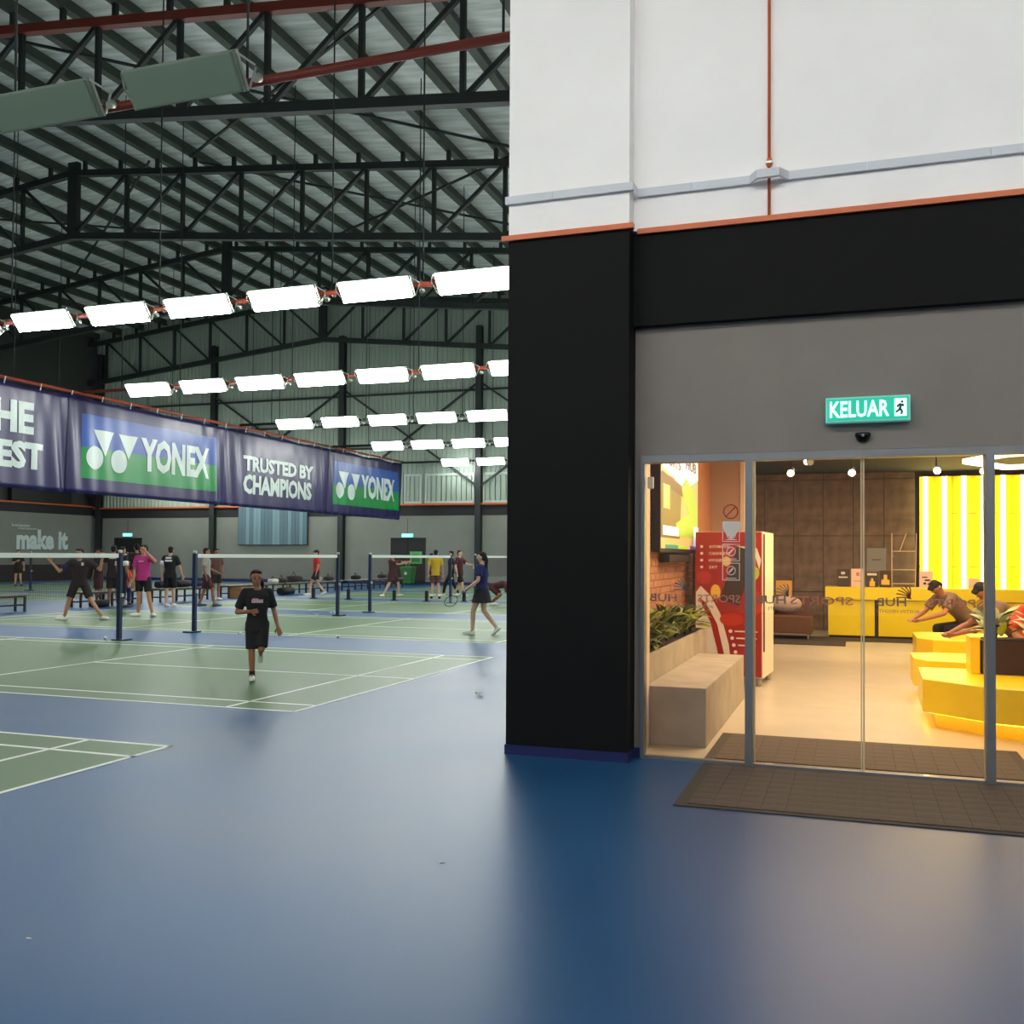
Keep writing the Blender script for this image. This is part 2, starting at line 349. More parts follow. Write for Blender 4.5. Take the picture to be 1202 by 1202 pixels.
# roof trusses
def truss(Y, label, x0, x1, deep=2.35, red=False):
    t = thing('roof_truss', label, 'truss', (-27.3, Y, 13.2), group='steel roof trusses across the hall')
    P = 2.43
    top = lambda x: roof_z(x)-.45
    bot = lambda x: top(x)-deep
    def chord(f, name, m, wd):
        b = MB(); segs = [(x0, -27.3), (-27.3, x1)] if x0 < -27.3 < x1 else [(x0, x1)]
        for a, c in segs: b.bar((a, Y, f(a)), (c, Y, f(c)), wd, wd)
        obj(name, b, m, t)
    chord(top, 'top_chord', M['redpipe'] if red else M['steel'], .22); chord(bot, 'bottom_chord', M['steel'], .24)
    obj('ridge_post', MB().box(-27.3-.22, -27.3+.22, Y-.1, Y+.1, bot(-27.3), top(-27.3)+.4), M['steel'], t)
    for side in (1, -1):
        i = 0
        while True:
            a = -27.3+side*P*i; c = a+side*P
            if (side > 0 and c > x1) or (side < 0 and c < x0): break
            obj('post', MB().bar((c, Y, bot(c)), (c, Y, top(c)), .12, .12), M['steel'], t)
            obj('diagonal', MB().bar((a+side*.1, Y, bot(a)+.1), (c-side*.1, Y, top(c)-.1), .11, .11), M['steel'], t)
            i += 1
    x = -43.0; b = MB()
    while x < 7.8:
        if x0 <= x <= x1: b.bar((x, Y, top(x)+.1), (x, Y, roof_z(x)+.02), .12, .12)
        x += 1.62
    obj('purlin_cleats', b, M['steel'], t, kind='stuff')
    return t
for Y, lab, x0, x1, rd in ((19.2, 'nearest dark steel roof truss, with a reddish top beam, crossing the top left corner', LX, RX-.1, True),
                       (28.7, 'second dark steel roof truss, the level lattice below the hanging floodlights of the nearest row', LX, RX-.1, False),
                       (38.1, 'third dark steel roof truss, just above the nearest lit floodlight row', LX, RX-.1, False),
                       (46.8, 'farthest dark steel roof truss, against the pale green end wall', LX, RX-.1, False),
                       (9.7, 'dark steel roof truss overhead in front of the white wall', LX, RX-.1, True)):
    truss(Y, lab, x0, x1, red=rd)

# ------------------------------------------------------------------ courts
def court(y0, x0, label, green=True, w_=5.65):
    L = 13.4*1.06; x1 = x0+L; y1 = y0+w_; k_ = w_/6.1
    t = thing('badminton_court', label, 'court', (x0+L/2, y0+w_/2, 0))
    obj('playing_surface', MB().box(x0, x1, y0, y1, .0, .0015), M['court'], t)
    lw = .045; z0, z1 = .0015, .0025
    def ln(a, b, c, d): obj('court_line', MB().box(a, b, c, d, z0, z1), M['line'], t)
    for y in (y0, y1-lw, y0+.46*k_, y1-.46*k_-lw): ln(x0, x1, y, y+lw)
    nx = (x0+x1)/2
    for x in (x0, x1-lw, x0+.8, x1-.8-lw, nx-2.08, nx+2.08-lw): ln(x, x+lw, y0, y1)
    ym = (y0+y1)/2
    ln(x0, nx-2.08, ym-lw/2, ym+lw/2); ln(nx+2.08, x1, ym-lw/2, ym+lw/2)
    return t
CX = -19.38
ys = (.94, 8.42, 16.3, 23.9, 31.6, 39.2)
nm = ('nearest green court, only its corner in view at lower left', 'second green court from the camera, where the child in black runs', 'third green court from the camera, beyond the first blue strip',
      'fourth green court from the camera, behind the net with the short black posts', 'fifth green court from the camera, where the player in yellow stands', 'farthest green court of the near group, by the far wall')
for y, l in zip(ys, nm): court(y, CX, l)
for y, l in zip(ys[2:], ('green court of the left group nearest the camera', 'green court of the left group, second from the camera', 'green court of the left group, where the distant player in black stands', 'green court of the left group, by the far wall')):
    court(y, -39.1, l)
# nets and posts
def net(xn, y0, y1, lab, which):
    for y, s, wh in ((y0, 1, 'near'), (y1, -1, 'far')):
        p = thing('net_post', '%s-end navy post of the %s' % (wh, which), 'post', (xn, y, 0), group='navy badminton net posts')
        obj('pole', MB().box(xn-.035, xn+.035, y-.035, y+.035, .02, 1.56), M['navy'], p)
        obj('base', MB().box(xn-.12, xn+.12, y-.2 if s > 0 else y-.06, y+.06 if s > 0 else y+.2, .004, .03), M['navy'], p)
        obj('pulley', MB().tube((xn-.03, y, 1.585), (xn+.03, y, 1.585), .03, n=12), M['bracket'], p)
        obj('cleat', MB().box(xn+.035, xn+.07, y-.03, y+.03, .78, .84), M['bracket'], p)
    t = thing('badminton_net', lab, 'net', (xn, (y0+y1)/2, .8), group='badminton nets')
    a, b = y0+.05, y1-.05
    obj('head_tape', MB().box(xn-.012, xn+.012, a, b, 1.475, 1.55), M['tape'], t)
    m = MB(); st = .0011
    n = int((b-a)/.028)
    for i in range(n+1):
        y = a+(b-a)*i/n; m.box(xn-.001, xn+.001, y-st, y+st, .79, 1.475)
    for i in range(27):
        z = .79+i*.0263; m.box(xn-.001, xn+.001, a, b, z-st, z+st)
    obj('mesh', m, M['net'], t, kind='stuff')
net(-12.3, 8.42, 14.15, 'white-taped net entering from the left edge, in front of the man with spread arms', 'net in front of the man with spread arms')
net(-12.3, 16.25, 21.95, 'white-taped net across the third court, behind the running child', 'net behind the running child')
net(-12.3, 23.7, 29.3, 'white-taped net in front of the dark door and green bin', 'net in front of the green bin')
net(-12.3, 31.5, 37.2, 'white-taped net behind the woman in navy, cut by the black wall', 'net behind the woman in navy')
net(-32.0, 23.9, 29.6, 'distant net of the left court group, behind the bench at the left edge', 'nearer net of the left court group')
net(-32.0, 31.6, 37.3, 'farthest net of the left court group, near the corner', 'farthest net of the left court group')
# low barrier posts between courts
me = mesh_of(MB().box(-.045, .045, -.045, .045, .005, .36).box(-.1, .1, -.1, .1, .002, .02), M['black'])
labs = ('leftmost of the row of short black posts beyond the running child', 'second short black post from the left in the row across the floor', 'short black post in front of the lunging player in maroon', 'short black post below the green bin', 'short black post left of the woman in navy', 'rightmost short black post, beside the white boxes')
for (x, y), l in zip(((-18.0, 30.4), (-16.56, 30.3), (-14.75, 30.2), (-13.5, 30.1), (-12.35, 30.6), (-8.9, 30.0)), labs):
    o = bpy.data.objects.new('low_post', me); COL.objects.link(o); o.location = (x, y, 0); setp(o, l, 'post', 'short black floor posts')

# ------------------------------------------------------------------ floodlight rows
def lamp_proto(name_, label):
    t = local_thing('floodlight', label, 'lamp', (0, 0, 0))
    W, H, D = 1.46, .42, .06
    b = MB().box(-W/2, W/2, 0, D, -H/2, H/2); obj('housing', b, M['housing'], t, bevel=.008)
    obj('diffuser', MB().box(-W/2+.02, W/2-.02, -.045, 0, -H/2+.015, H/2-.015), M['diffuser'], t, bevel=.015)
    for s in (-1, 1):
        b = MB().bar((s*(W/2+.02), 0, H/2-.02), (s*(W/2+.14), .1, .02), .02, .02).bar((s*(W/2+.02), .06, -H/2+.02), (s*(W/2+.14), .1, 0), .02, .02).bar((s*(W/2+.02), .03, H/2), (s*(W/2+.02), .03, -H/2), .02, .02)
        obj('bracket', b, M['bracket'], t)
    obj('connector', MB().tube((W/2+.2, -.05, -.1), (W/2+.2, .02, -.1), .04, .05), M['bracket'], t)
    return t
def tilt(t, ang):
    t.rotation_euler = (R(ang), 0, 0)
rows = [  # Y, z, first lamp x, number, tilt, name of the row
 (16.3, 6.50, -18.28, 8, 'nearest lit row'), (23.75, 6.42, -19.72, 9, 'second lit row'), (31.8, 6.44, -19.72, 9, 'third lit row'),
 (38.9, 6.38, -19.4, 9, 'fourth lit row'), (46.0, 6.3, -19.1, 8, 'farthest lit row')]
vis = (7, 7, 5, 4, 2)
ordn = ['first', 'second', 'third', 'fourth', 'fifth', 'sixth', 'seventh', 'eighth', 'ninth']
proto = lamp_proto('floodlight', 'x')
first = True
def place_lamp(x, y, z, ang, lab, grp):
    global first
    if first: t = proto; first = False; t.location = (x, y, z)
    else: t = dup(proto, (x, y, z))
    t.rotation_euler = (R(ang), 0, 0); t['label'] = lab; t['group'] = grp
for (Y, z, xs_, n, nme), v in zip(rows, vis):
    pit = 1.975 if Y < 20 else 1.925
    for i in range(n):
        x = xs_+i*pit
        if x > -3.4: break
        lab = 'glowing floodlight, %s from the left in the %s' % (ordn[i], nme) if i < v else 'glowing floodlight of the %s hidden behind the black column' % nme
        place_lamp(x, Y, z, 38, lab, 'glowing floodlights of the '+nme)
for Y in (1.6, -5.5):  # two rows added out of view to brighten the near white wall
    for i in range(14):
        place_lamp(-19+i*1.98, Y, 6.6, 180-40, 'added unseen floodlight of the rows behind the camera', 'added floodlights behind the camera')
for (Y, z, xs_, n, nme) in rows:  # unseen lamps added back to back with the lit rows, to brighten the far wall
    for i in range(0, n, 2):
        if xs_+i*1.93 < -3.4: place_lamp(xs_+i*(1.975 if Y < 20 else 1.925), Y+.22, z, 180-38, 'added rear-facing floodlight, unseen behind the %s' % nme, 'added rear-facing floodlights of the '+nme)
for Y in (16.3, 23.75, 31.8, 38.9, 45.6):  # unseen set added over the left courts to brighten the left and far walls
    for i in range(6):
        place_lamp(-37.4+i*2.5, Y, 6.0, 38, 'added floodlight over the left courts, unseen behind the banners', 'added floodlights over the left courts behind the banners')
        if i % 2 == 0 or Y > 38: place_lamp(-37.4+i*2.5, Y+.25, 6.0, 180-38, 'added rear-facing floodlight over the left courts, unseen behind the banners', 'added floodlights over the left courts behind the banners')
# pipes that carry the lamps
def pipe(x0, x1, Y, z, m, lab):
    t = obj('lamp_pipe', MB().tube((x0, Y+.14, z), (x1, Y+.14, z), .05, n=12), m); setp(t, lab, 'pipe', 'pipes carrying the floodlights'); return t
UNLIT = []
for i, l in ((0, 'unlit grey floodlight cut by the left edge, near the top left corner'), (1, 'unlit grey floodlight hanging right of the other unlit one, top left')):
    t = dup(proto, ((-8.93, -6.98)[i], 8.9, 6.77), label=l, group='unlit grey floodlights'); t.rotation_euler = (R(34), 0, 0); t.scale = (1.0, 1.2, 1.0)
    for c in t.children:
        if c.name.startswith('diffuser'): c.data = c.data.copy(); c.data.materials.clear(); c.data.materials.append(M['offface'])
pipe(-22.3, -2.7, 8.98, 6.74, M['redpipe'], 'red pipe carrying the two unlit grey floodlights, top left')
for (Y, z, xs_, n, nme) in rows:
    pipe(-22.2, -2.7, Y, z+.06, M['orpipe'] if Y < 30 else M['steel'], 'thin pipe behind the %s of floodlights' % nme)
pipe(-16, 7, 1.6, 6.6, M['redpipe'], 'red pipe of the added floodlights above the camera'); pipe(-16, 7, -5.5, 6.6, M['redpipe'], 'red pipe of the added floodlights behind the camera')
for Y in (16.3, 23.75, 31.8, 38.9, 45.6):  # pipes and rods for the added left-court lamps
    t = obj('lamp_pipe', MB().tube((-39, Y+.14, 6.06), (-24, Y+.14, 6.06), .05, n=12), M['orpipe']); setp(t, 'pipe of the added floodlights over the left courts, behind the banners', 'pipe', 'pipes over the left courts')
    for x in (-38, -31, -25):
        t = obj('hanging_rod', MB().tube((x, Y+.14, 6.06), (x, Y+.14, roof_z(x)+.02), .015, n=6), M['steel']); setp(t, 'thin rod holding an added lamp pipe behind the banners', 'rod', 'thin rods behind the banners')
RN = {8.98: 'red pipe at top left', 16.3: 'nearest lit lamp row', 23.75: 'second lit lamp row', 31.8: 'third lit lamp row', 38.9: 'fourth lit lamp row', 46.0: 'farthest lit lamp row', 1.6: 'added lamp row above the camera', -5.5: 'added lamp row behind the camera'}
k = 0
for Y, z, xl in ((8.98, 6.74, (-17.5, -13.3, -9.6, -6.3, -3.3)), (16.3, 6.56, (-19.4, -17.3, -13.4, -9.4, -7.5, -5.5)), (23.75, 6.48, (-20.8, -18.7, -14.9, -11, -7.2)), (31.8, 6.5, (-20.8, -16.8, -14.9, -13, -9)), (38.9, 6.44, (-20.4, -18.4, -14.5)), (46.0, 6.36, (-20.2, -16.2)), (1.6, 6.6, (-14, -7, 0, 6)), (-5.5, 6.6, (-14, -7, 0, 6))):
    for x in xl:
        t = obj('hanging_rod', MB().tube((x, Y+.14, z), (x, Y+.14, roof_z(x)+.02), .015, n=6), M['steel'])
        setp(t, 'thin rod holding the %s, %s from the left' % (RN[Y], ordn[xl.index(x)]), 'rod', 'thin rods holding the floodlight pipes'); k += 1

# ------------------------------------------------------------------ banner row
BX = -22.3
def wave(y, z):                                  # folds of the cloth, deepest at the panel seams
    d = min(abs(y-s) for s in (15.7, 23.35, 31.05, 38.75, 46.3))
    f = math.exp(-d/1.1)
    sag = (z-3.4)/2.9
    return .075*f*math.sin(y*9+z*.8)*(1.1-.5*sag)+.015*math.sin(y*2.3-z*.9)+.006*math.sin(y*6.1+z*1.7)
pp = obj('banner_pipe', MB().tube((BX, 12, 6.44), (BX, 46.6, 6.44), .05, n=12), M['orpipe']); setp(pp, 'long orange pipe along the top of the banners', 'pipe')
def banner(y0, y1, label, items):
    t = thing('banner', label, 'banner', (BX, (y0+y1)/2, 3.38))
    lay = .02 if int(y0/7.6) % 2 else 0
    b = MB(); ny = int((y1-y0)/.09); nz = 22; g = []
    for i in range(ny+1):
        y = y0+(y1-y0)*i/ny
        g.append([b.b.verts.new((BX+lay+wave(y, 3.38+(2.94)*j/nz), y, 3.38+2.94*j/nz+.03*math.sin(y*2.2)*(j == nz))) for j in range(nz+1)])
    for i in range(ny):
        for j in range(nz): b.b.faces.new((g[i][j], g[i+1][j], g[i+1][j+1], g[i][j+1])).smooth = True
    c = obj('cloth', b, M['banner'], t)
    sd = c.modifiers.new('thickness', 'SOLIDIFY'); sd.thickness = .006; sd.offset = -1
    for nm_, me, m, off in items:
        dense(me)
        for v in me.vertices: v.co.x += BX+wave(v.co.y, v.co.z)+off+lay
        link(nm_, me, m, t)
    for s in range(int((y1-y0)/1.3)+1):
        y = y0+.15+s*1.28
        obj('tie', MB().bar((BX+.01, y, 6.27), (BX+.06, y, 6.47), .03, .02), M['tape'], t)
    return t
def dense(me, L=.16):
    bm = bmesh.new(); bm.from_mesh(me); bmesh.ops.triangulate(bm, faces=bm.faces)
    for _ in range(7):
        es = [e for e in bm.edges if e.calc_length() > L]
        if not es: break
        bmesh.ops.subdivide_edges(bm, edges=es, cuts=1, use_grid_fill=False); bmesh.ops.triangulate(bm, faces=[f for f in bm.faces if len(f.verts) > 3])
    bm.to_mesh(me); bm.free()
def flat_text(s, y0, y1, z0, z1, bold=.02):
    me = text_mesh(s, y1-y0, z1-z0, .004, bold); me.transform(frame((0, y0, z0), (0, 1, 0), (0, 0, 1))); return me
def rect(y0, y1, z0, z1, n=30, nz=10):
    b = bmesh.new(); g = [[b.verts.new((0, y0+(y1-y0)*i/n, z0+(z1-z0)*j/nz)) for j in range(nz+1)] for i in range(n+1)]
    for i in range(n):
        for j in range(nz): b.faces.new((g[i][j], g[i+1][j], g[i+1][j+1], g[i][j+1])).smooth = True
    me = bpy.data.meshes.new('print'); b.to_mesh(me); b.free(); return me
def disc(yc, zc, ry, rz):
    b = bmesh.new(); v = [b.verts.new((0, yc+ry*math.cos(2*PI*i/28), zc+rz*math.sin(2*PI*i/28))) for i in range(28)]; b.faces.new(v)
    me = bpy.data.meshes.new('print'); b.to_mesh(me); b.free(); return me
def tri(pts):
    b = bmesh.new(); b.faces.new([b.verts.new((0, y, z)) for y, z in pts]); me = bpy.data.meshes.new('print'); b.to_mesh(me); b.free(); return me
def logo_items(y):                               # the flag with two-shuttle emblem and brand lettering
    return [('blue_flag', rect(y+.5, y+7.2, 4.82, 5.84), M['print_blue'], .012), ('green_flag', rect(y+.5, y+7.2, 3.86, 4.82), M['print_green'], .012),
            ('emblem_wing', tri(((y+.95, 5.4), (y+1.85, 5.4), (y+1.45, 4.6))), M['print_white'], .024), ('emblem_wing', tri(((y+2.05, 5.38), (y+2.95, 5.38), (y+2.55, 4.6))), M['print_white'], .024),
            ('emblem_disc', disc(y+1.0, 4.52, .36, .37), M['print_white'], .03), ('emblem_disc', disc(y+2.1, 4.5, .36, .37), M['print_white'], .03),
            ('lettering', flat_text('YONEX', y+3.1, y+6.75, 4.28, 5.42, .045), M['print_white'], .024)]
banner(15.7, 23.40, 'navy banner section at the left edge with big white words THE BEST', [('lettering', flat_text('TO BE THE', 16.6, 22.0, 4.93, 5.87, .05), M['print_white'], .024), ('lettering', flat_text('BEST', 20.15, 22.4, 3.94, 4.72, .05), M['print_white'], .024)])
banner(23.30, 31.10, 'wrinkled navy banner section with the larger blue and green flag and white lettering', logo_items(23.4))
banner(31.0, 38.80, 'navy banner section with white words TRUSTED BY CHAMPIONS', [('lettering', flat_text('TRUSTED BY', 32.3, 37.5, 4.8, 5.4, .045), M['print_white'], .024), ('lettering', flat_text('CHAMPIONS', 32.3, 37.35, 3.9, 4.68, .045), M['print_white'], .024)])
banner(38.70, 46.3, 'navy banner section farthest away with the small blue and green flag', logo_items(38.8))

# ------------------------------------------------------------------ things on and along the far wall
def wall_door(n, x0, x1, z1):
    d = thing('door_%d' % n, None, None, kind='structure')
    obj('frame', MB().box(x0-.06, x0, FY-.06, FY, 0, z1+.06).box(x1, x1+.06, FY-.06, FY, 0, z1+.06).box(x0-.06, x1+.06, FY-.06, FY, z1, z1+.06), M['black'], d)
    mid = (x0+x1)/2
    for a, b in ((x0, mid-.01), (mid+.01, x1)):
        l = obj('door_leaf', MB().box(a, b, FY-.04, FY, .01, z1), M['hall_black'], d)
        obj('handle', MB().box(mid-.12 if a == x0 else mid+.06, mid-.06 if a == x0 else mid+.12, FY-.09, FY-.04, 1.0, 1.15), M['alu'], l)
wall_door(2, -41.55, -39.7, 2.42); wall_door(3, -23.3, -21.4, 2.42)
def exit_sign(x, z, lab):
    t = thing('exit_sign', lab, 'sign', (x, FY-.12, z), group='small glowing exit signs on the far wall')
    obj('case', MB().box(x-.33, x+.33, FY-.14, FY-.06, z, z+.2), M['kef'], t); obj('face', MB().box(x-.31, x+.31, FY-.15, FY-.14, z+.02, z+.18), M['exitglow'], t)
    me = text_mesh('KELUAR', .42, .1, .004, .01); me.transform(frame((x-.26, FY-.152, z+.05), (1, 0, 0), (0, 0, 1))); link('lettering', me, M['kew'], t)
    obj('rod', MB().tube((x, FY-.1, z+.2), (x, FY-.1, z+1.0), .012, n=6), M['steel'], t)
exit_sign(-40.6, 2.56, 'small glowing exit sign above the dark door at the left corner'); exit_sign(-22.35, 2.5, 'small glowing exit sign above the dark door right of the banners')
t = thing('slatted_panel', 'large blue-grey vertically slatted panel on the far wall under the banner', 'panel', (-30.6, FY-.2, 2.1))
obj('frame', MB().box(-32.9, -28.4, FY-.14, FY-.1, 2.08, 4.3), M['hall_black'], t)
me = mesh_of(MB().box(-.1, .1, -.035, 0, 2.1, 4.28), M['blind']); me_ = mesh_of(MB().box(-.1, .1, -.035, 0, 2.1, 4.28), M['blind2'])
for i in range(18): 
    o = piece('slat', me_ if i in (2, 4, 5, 9, 10, 13, 16) else me, (-32.75+i*.247, FY-.145, 0), t); o.rotation_euler = (0, 0, R(18))
t = thing('wheeled_bin', 'green wheeled bin in front of the dark door on the far wall', 'bin', (-22.1, 46.9, 0))
obj('body', MB().loft([[(-22.1+a*s, 46.9+b*s, z) for a, b in ((-.3, -.3), (.3, -.3), (.3, .3), (-.3, .3))] for z, s in ((.08, .8), (.85, 1.05))], smooth=False), M['green_bin'], t)
obj('lid', MB().loft([[(-22.1+a*s, 46.9+b*s, z) for a, b in ((-.33, -.33), (.33, -.33), (.33, .33), (-.33, .33))] for z, s in ((.85, 1.05), (.9, 1.05), (.97, .8))], smooth=False), M['green_bin'], t)
for sx in (-.2, .2): obj('wheel', MB().tube((-22.1+sx-.03, 47.1, .09), (-22.1+sx+.03, 47.1, .09), .09), M['black'], t)
obj('emblem', MB().tube((-22.1, 46.57, .6), (-22.1, 46.56, .6), .08, n=16), M['tape'], t)
t = thing('notice_board', 'light green square notice on the dark door above the bin', 'sign', (-21.85, FY-.1, 1.1))
obj('board', MB().box(-22.2, -21.5, FY-.12, FY-.1, 1.1, 1.75), M['green_sign'], t); obj('panel', MB().box(-22.08, -21.62, FY-.13, FY-.12, 1.2, 1.6), M['green_bin'], t)
# benches in the aisle
def bench(y0, y1, x, lab):
    t = thing('bench', lab, 'bench', (x, (y0+y1)/2, 0), group='low benches along the blue aisle')
    n = 3
    for i in range(n): obj('board', MB().box(x-.19+i*.13, x-.07+i*.13, y0, y1, .42, .45), M['benchtop'], t)
    obj('apron', MB().box(x-.18, x-.15, y0+.03, y1-.03, .37, .42).box(x+.15, x+.18, y0+.03, y1-.03, .37, .42), M['darkwood'], t)
    for sx in (-.16, .16):
        for y in (y0+.05, (y0+y1)/2, y1-.05): obj('leg', MB().box(x+sx-.025, x+sx+.025, y-.025, y+.025, 0, .42), M['darkwood'], t)
    obj('stretcher', MB().box(x-.02, x+.02, y0+.06, y1-.06, .14, .18).box(x-.15, x+.15, y0+.03, y0+.07, .14, .18).box(x-.15, x+.15, y1-.07, y1-.03, .14, .18), M['darkwood'], t)
bn = ('low bench at the left edge of the photo, nearest of all', 'low bench behind the group of players in maroon', 'low bench with black bags behind the player with striped shirt back', 'low bench above the cardboard box', 'low bench with dark bags right of the running child', 'low bench at the feet of the walking player in red', 'low bench by the lunging player in maroon', 'low bench near the far wall')
bpos = ((17.7, 20.4), (22.3, 24.9), (25.7, 28.2), (29.3, 31.8), (32.1, 34.6), (35.0, 37.5), (38.0, 40.5), (41.0, 43.5))
for (a, b), l in zip(bpos, bn): bench(a, b, -20.95, l)
def bag(x, y, z, m, s, lab, nme='sports_bag'):
    t = thing(nme, lab, 'bag', (x, y, z))
    b = MB().loft([[(x+s*.2*c_*math.copysign(abs(math.cos(2*PI*i/12))**.7, math.cos(2*PI*i/12)), y-s*.32+s*.64*f, z+s*.12*(1+math.copysign(abs(math.sin(2*PI*i/12))**.6, math.sin(2*PI*i/12))*c_)) for i in range(12)] for f, c_ in ((0, .6), (.1, .95), (.5, 1), (.9, .95), (1, .6))])
    obj('body', b, m, t)
    obj('handle', MB().bar((x-.03, y-.12*s, z+.24*s), (x-.03, y, z+.38*s), .02, .02).bar((x-.03, y, z+.38*s), (x-.03, y+.12*s, z+.24*s), .02, .02), M['black'], t)
for i, (x, y, z, m, s, l) in enumerate((( -20.95, 26.1, .45, 'black', .95, 'black bag nearest on the bench right of the striped player'), (-20.95, 27.0, .45, 'black', 1, 'black bag in the middle of the bench behind the net post'), (-20.95, 27.8, .45, 'c_navy', .8, 'dark blue bag at the far end of the bench behind the net post'),
      (-20.95, 33.0, .45, 'black', .8, 'dark bag on the bench right of the running child, nearest'), (-20.95, 33.9, .45, 'c_black', 1.1, 'large black bag on the bench between child and red player'), (-20.95, 35.6, .45, 'c_grey', .8, 'grey bag on the bench left of the red player'),
      (-20.95, 36.6, .45, 'black', .8, 'small black bag on the bench left of the red player'), (-20.7, 32.9, 0, 'black', 1.2, 'black bag on the floor under the benches right of the child'), (-20.95, 39.0, .45, 'c_black', .8, 'black bag on the bench left of the lunging player'),
      (-20.45, 22.7, .0, 'c_black', .9, 'black bag on the floor beneath the bench of the maroon group'), (-20.95, 32.4, .45, 'c_white', .7, 'white bag at the near end of the bench right of the child'), (-20.95, 41.6, .45, 'black', .8, 'dark bag on the farthest bench'))):
    bag(x, y, z, M[m], s, l)
t = thing('cardboard_box', 'upper of two brown cardboard boxes under the bench left of the child', 'box', (-20.7, 30.0, .19))
t2 = obj('cardboard_box', MB().box(-20.95, -20.45, 29.6, 30.3, .19, .37), M['card'], bevel=.006); bpy.data.objects.remove(t)
setp(t2, 'upper of two brown cardboard boxes under the bench left of the child', 'box', 'cardboard boxes under the bench')
t2 = obj('cardboard_box', MB().box(-20.95, -20.45, 29.55, 30.32, .0, .185), M['card'], bevel=.006); setp(t2, 'lower of two brown cardboard boxes under the bench left of the child', 'box', 'cardboard boxes under the bench')
# white tubs at the right of the hall
def tub(x, y, r_, h, lab):
    t = thing('white_sack', lab, 'sack', (x, y, 0))
    rings = []
    for z, s in ((0, .85), (.08*h, 1), (.5*h, 1.04), (.85*h, .98), (h, .8)):
        rings.append([(x+r_*s*(1+.08*math.sin(5*a+z*9))*math.cos(a), y+r_*s*.6*(1+.08*math.sin(4*a+z*7))*math.sin(a), z) for a in [2*PI*i/20 for i in range(20)]])
    obj('body', MB().loft(rings), M['white'], t)
    obj('label_patch', MB().box(x-.12, x+.16, y-r_*.7, y-r_*.62, h*.2, h*.5), M['c_grey'], t)
tub(-7.2, 21.6, .42, .34, 'largest crumpled white sack on the floor, right of the woman in navy')
tub(-9.0, 27.3, .3, .62, 'white sack beside the black column edge, behind the larger sack')
tub(-10.6, 32.5, .34, .5, 'white sack farthest away, beyond the bending player')
# shuttlecocks
def shuttle(x, y, rz, lab):
    t = local_thing('shuttlecock', lab, 'shuttlecock', (x, y, .034), rz, 'shuttlecocks on the floor')
    t.rotation_euler = (0, R(8), rz)
    obj('cork', MB().ell((0, 0, 0), (.018, .014, .014), 10), M['cork'], t)
    b = MB()
    for i in range(14):
        a = 2*PI*i/14; b.bar((.01, .011*math.cos(a), .011*math.sin(a)), (.078, .031*math.cos(a), .031*math.sin(a)), .012, .002)
    obj('feather_skirt', b, M['feather'], t)
for (x, y, l) in ((-12.69, 14.22, 'shuttlecock beside the foot of the net post left of the magenta player'), (-11.18, 16.12, 'shuttlecock on the blue strip left of the running child'), (-12.77, 21.83, 'shuttlecock left of a pair by the net post right of the child'), (-13.09, 22.9, 'left shuttlecock of the pair by the post'), (-12.9, 22.95, 'right shuttlecock of the pair by the post'),
                  (-9.05, 16.19, 'shuttlecock on the blue strip right of the running child'), (-3.93, 10.12, 'shuttlecock on the blue floor left of the black column'), (-1.96, 4.58, 'white feather scrap in the middle of the near blue floor'), (-3.13, 3.11, 'white feather scrap near the lower left corner')):
    if 'scrap' in l:
        o = obj('feather_scrap', MB().poly([(x-.012, y, .001), (x, y-.006, .001), (x+.016, y+.002, .001), (x+.002, y+.006, .001)], (0, 0, .003)), M['feather']); setp(o, l, 'feather')
    else: shuttle(x, y, random.uniform(0, 6), l)
# ------------------------------------------------------------------ the lobby block: facade
CY, WY, GY, DY = 7.26, 7.42, 7.50, 7.47           # column face, wall face, grey recess face, door plane
WH = thing('wall_front', None, None, kind='structure')
X0, XC = -2.57, -1.60
T = 15.2
obj('white_column', MB().box(X0, XC, CY, CY+.8, 4.07, T), M['wall_white'], WH)
obj('black_column', MB().box(X0, XC, CY, CY+.24, 0, 4.04), M['wall_black'], WH)
obj('white_upper_wall', MB().box(XC, RX, WY, CY+.8, 4.07, T), M['wall_white'], WH)
obj('black_beam', MB().box(XC, RX, WY, WY+.5, 3.33, 4.04), M['wall_black'], WH)
obj('grey_fascia', MB().box(XC, RX, GY, GY+.12, 2.335, 3.33), M['wall_grey'], WH)
obj('grey_jamb', MB().box(XC, -1.553, GY, GY+.12, 0, 2.335), M['wall_grey'], WH)
obj('grey_jamb', MB().box(1.72, RX, GY, GY+.12, 0, 2.335), M['wall_grey'], WH)
obj('navy_skirting', MB().box(X0-.008, XC+.006, CY-.008, CY, 0, .075).box(XC, -1.555, GY-.01, GY, 0, .075).box(XC, XC+.006, CY, GY, 0, .075), M['navybase'], WH)
o = struct('trim_1', MB().box(X0-.05, XC+.035, CY-.035, CY+.02, 4.035, 4.075), M['orange'])
o = struct('trim_2', MB().box(XC+.035, RX, WY-.035, WY+.02, 4.035, 4.075), M['orange'])
struct('wall_side', MB().box(X0, X0+.2, CY+.24, FY, 0, T), M['wall_white'])
obj('corner_box', MB().box(X0-.05, X0, 7.6, 7.72, .33, .46), M['white'], bevel=.008); setp(bpy.data.objects['corner_box'], 'small white box sticking out low on the hidden side of the black column', 'box')
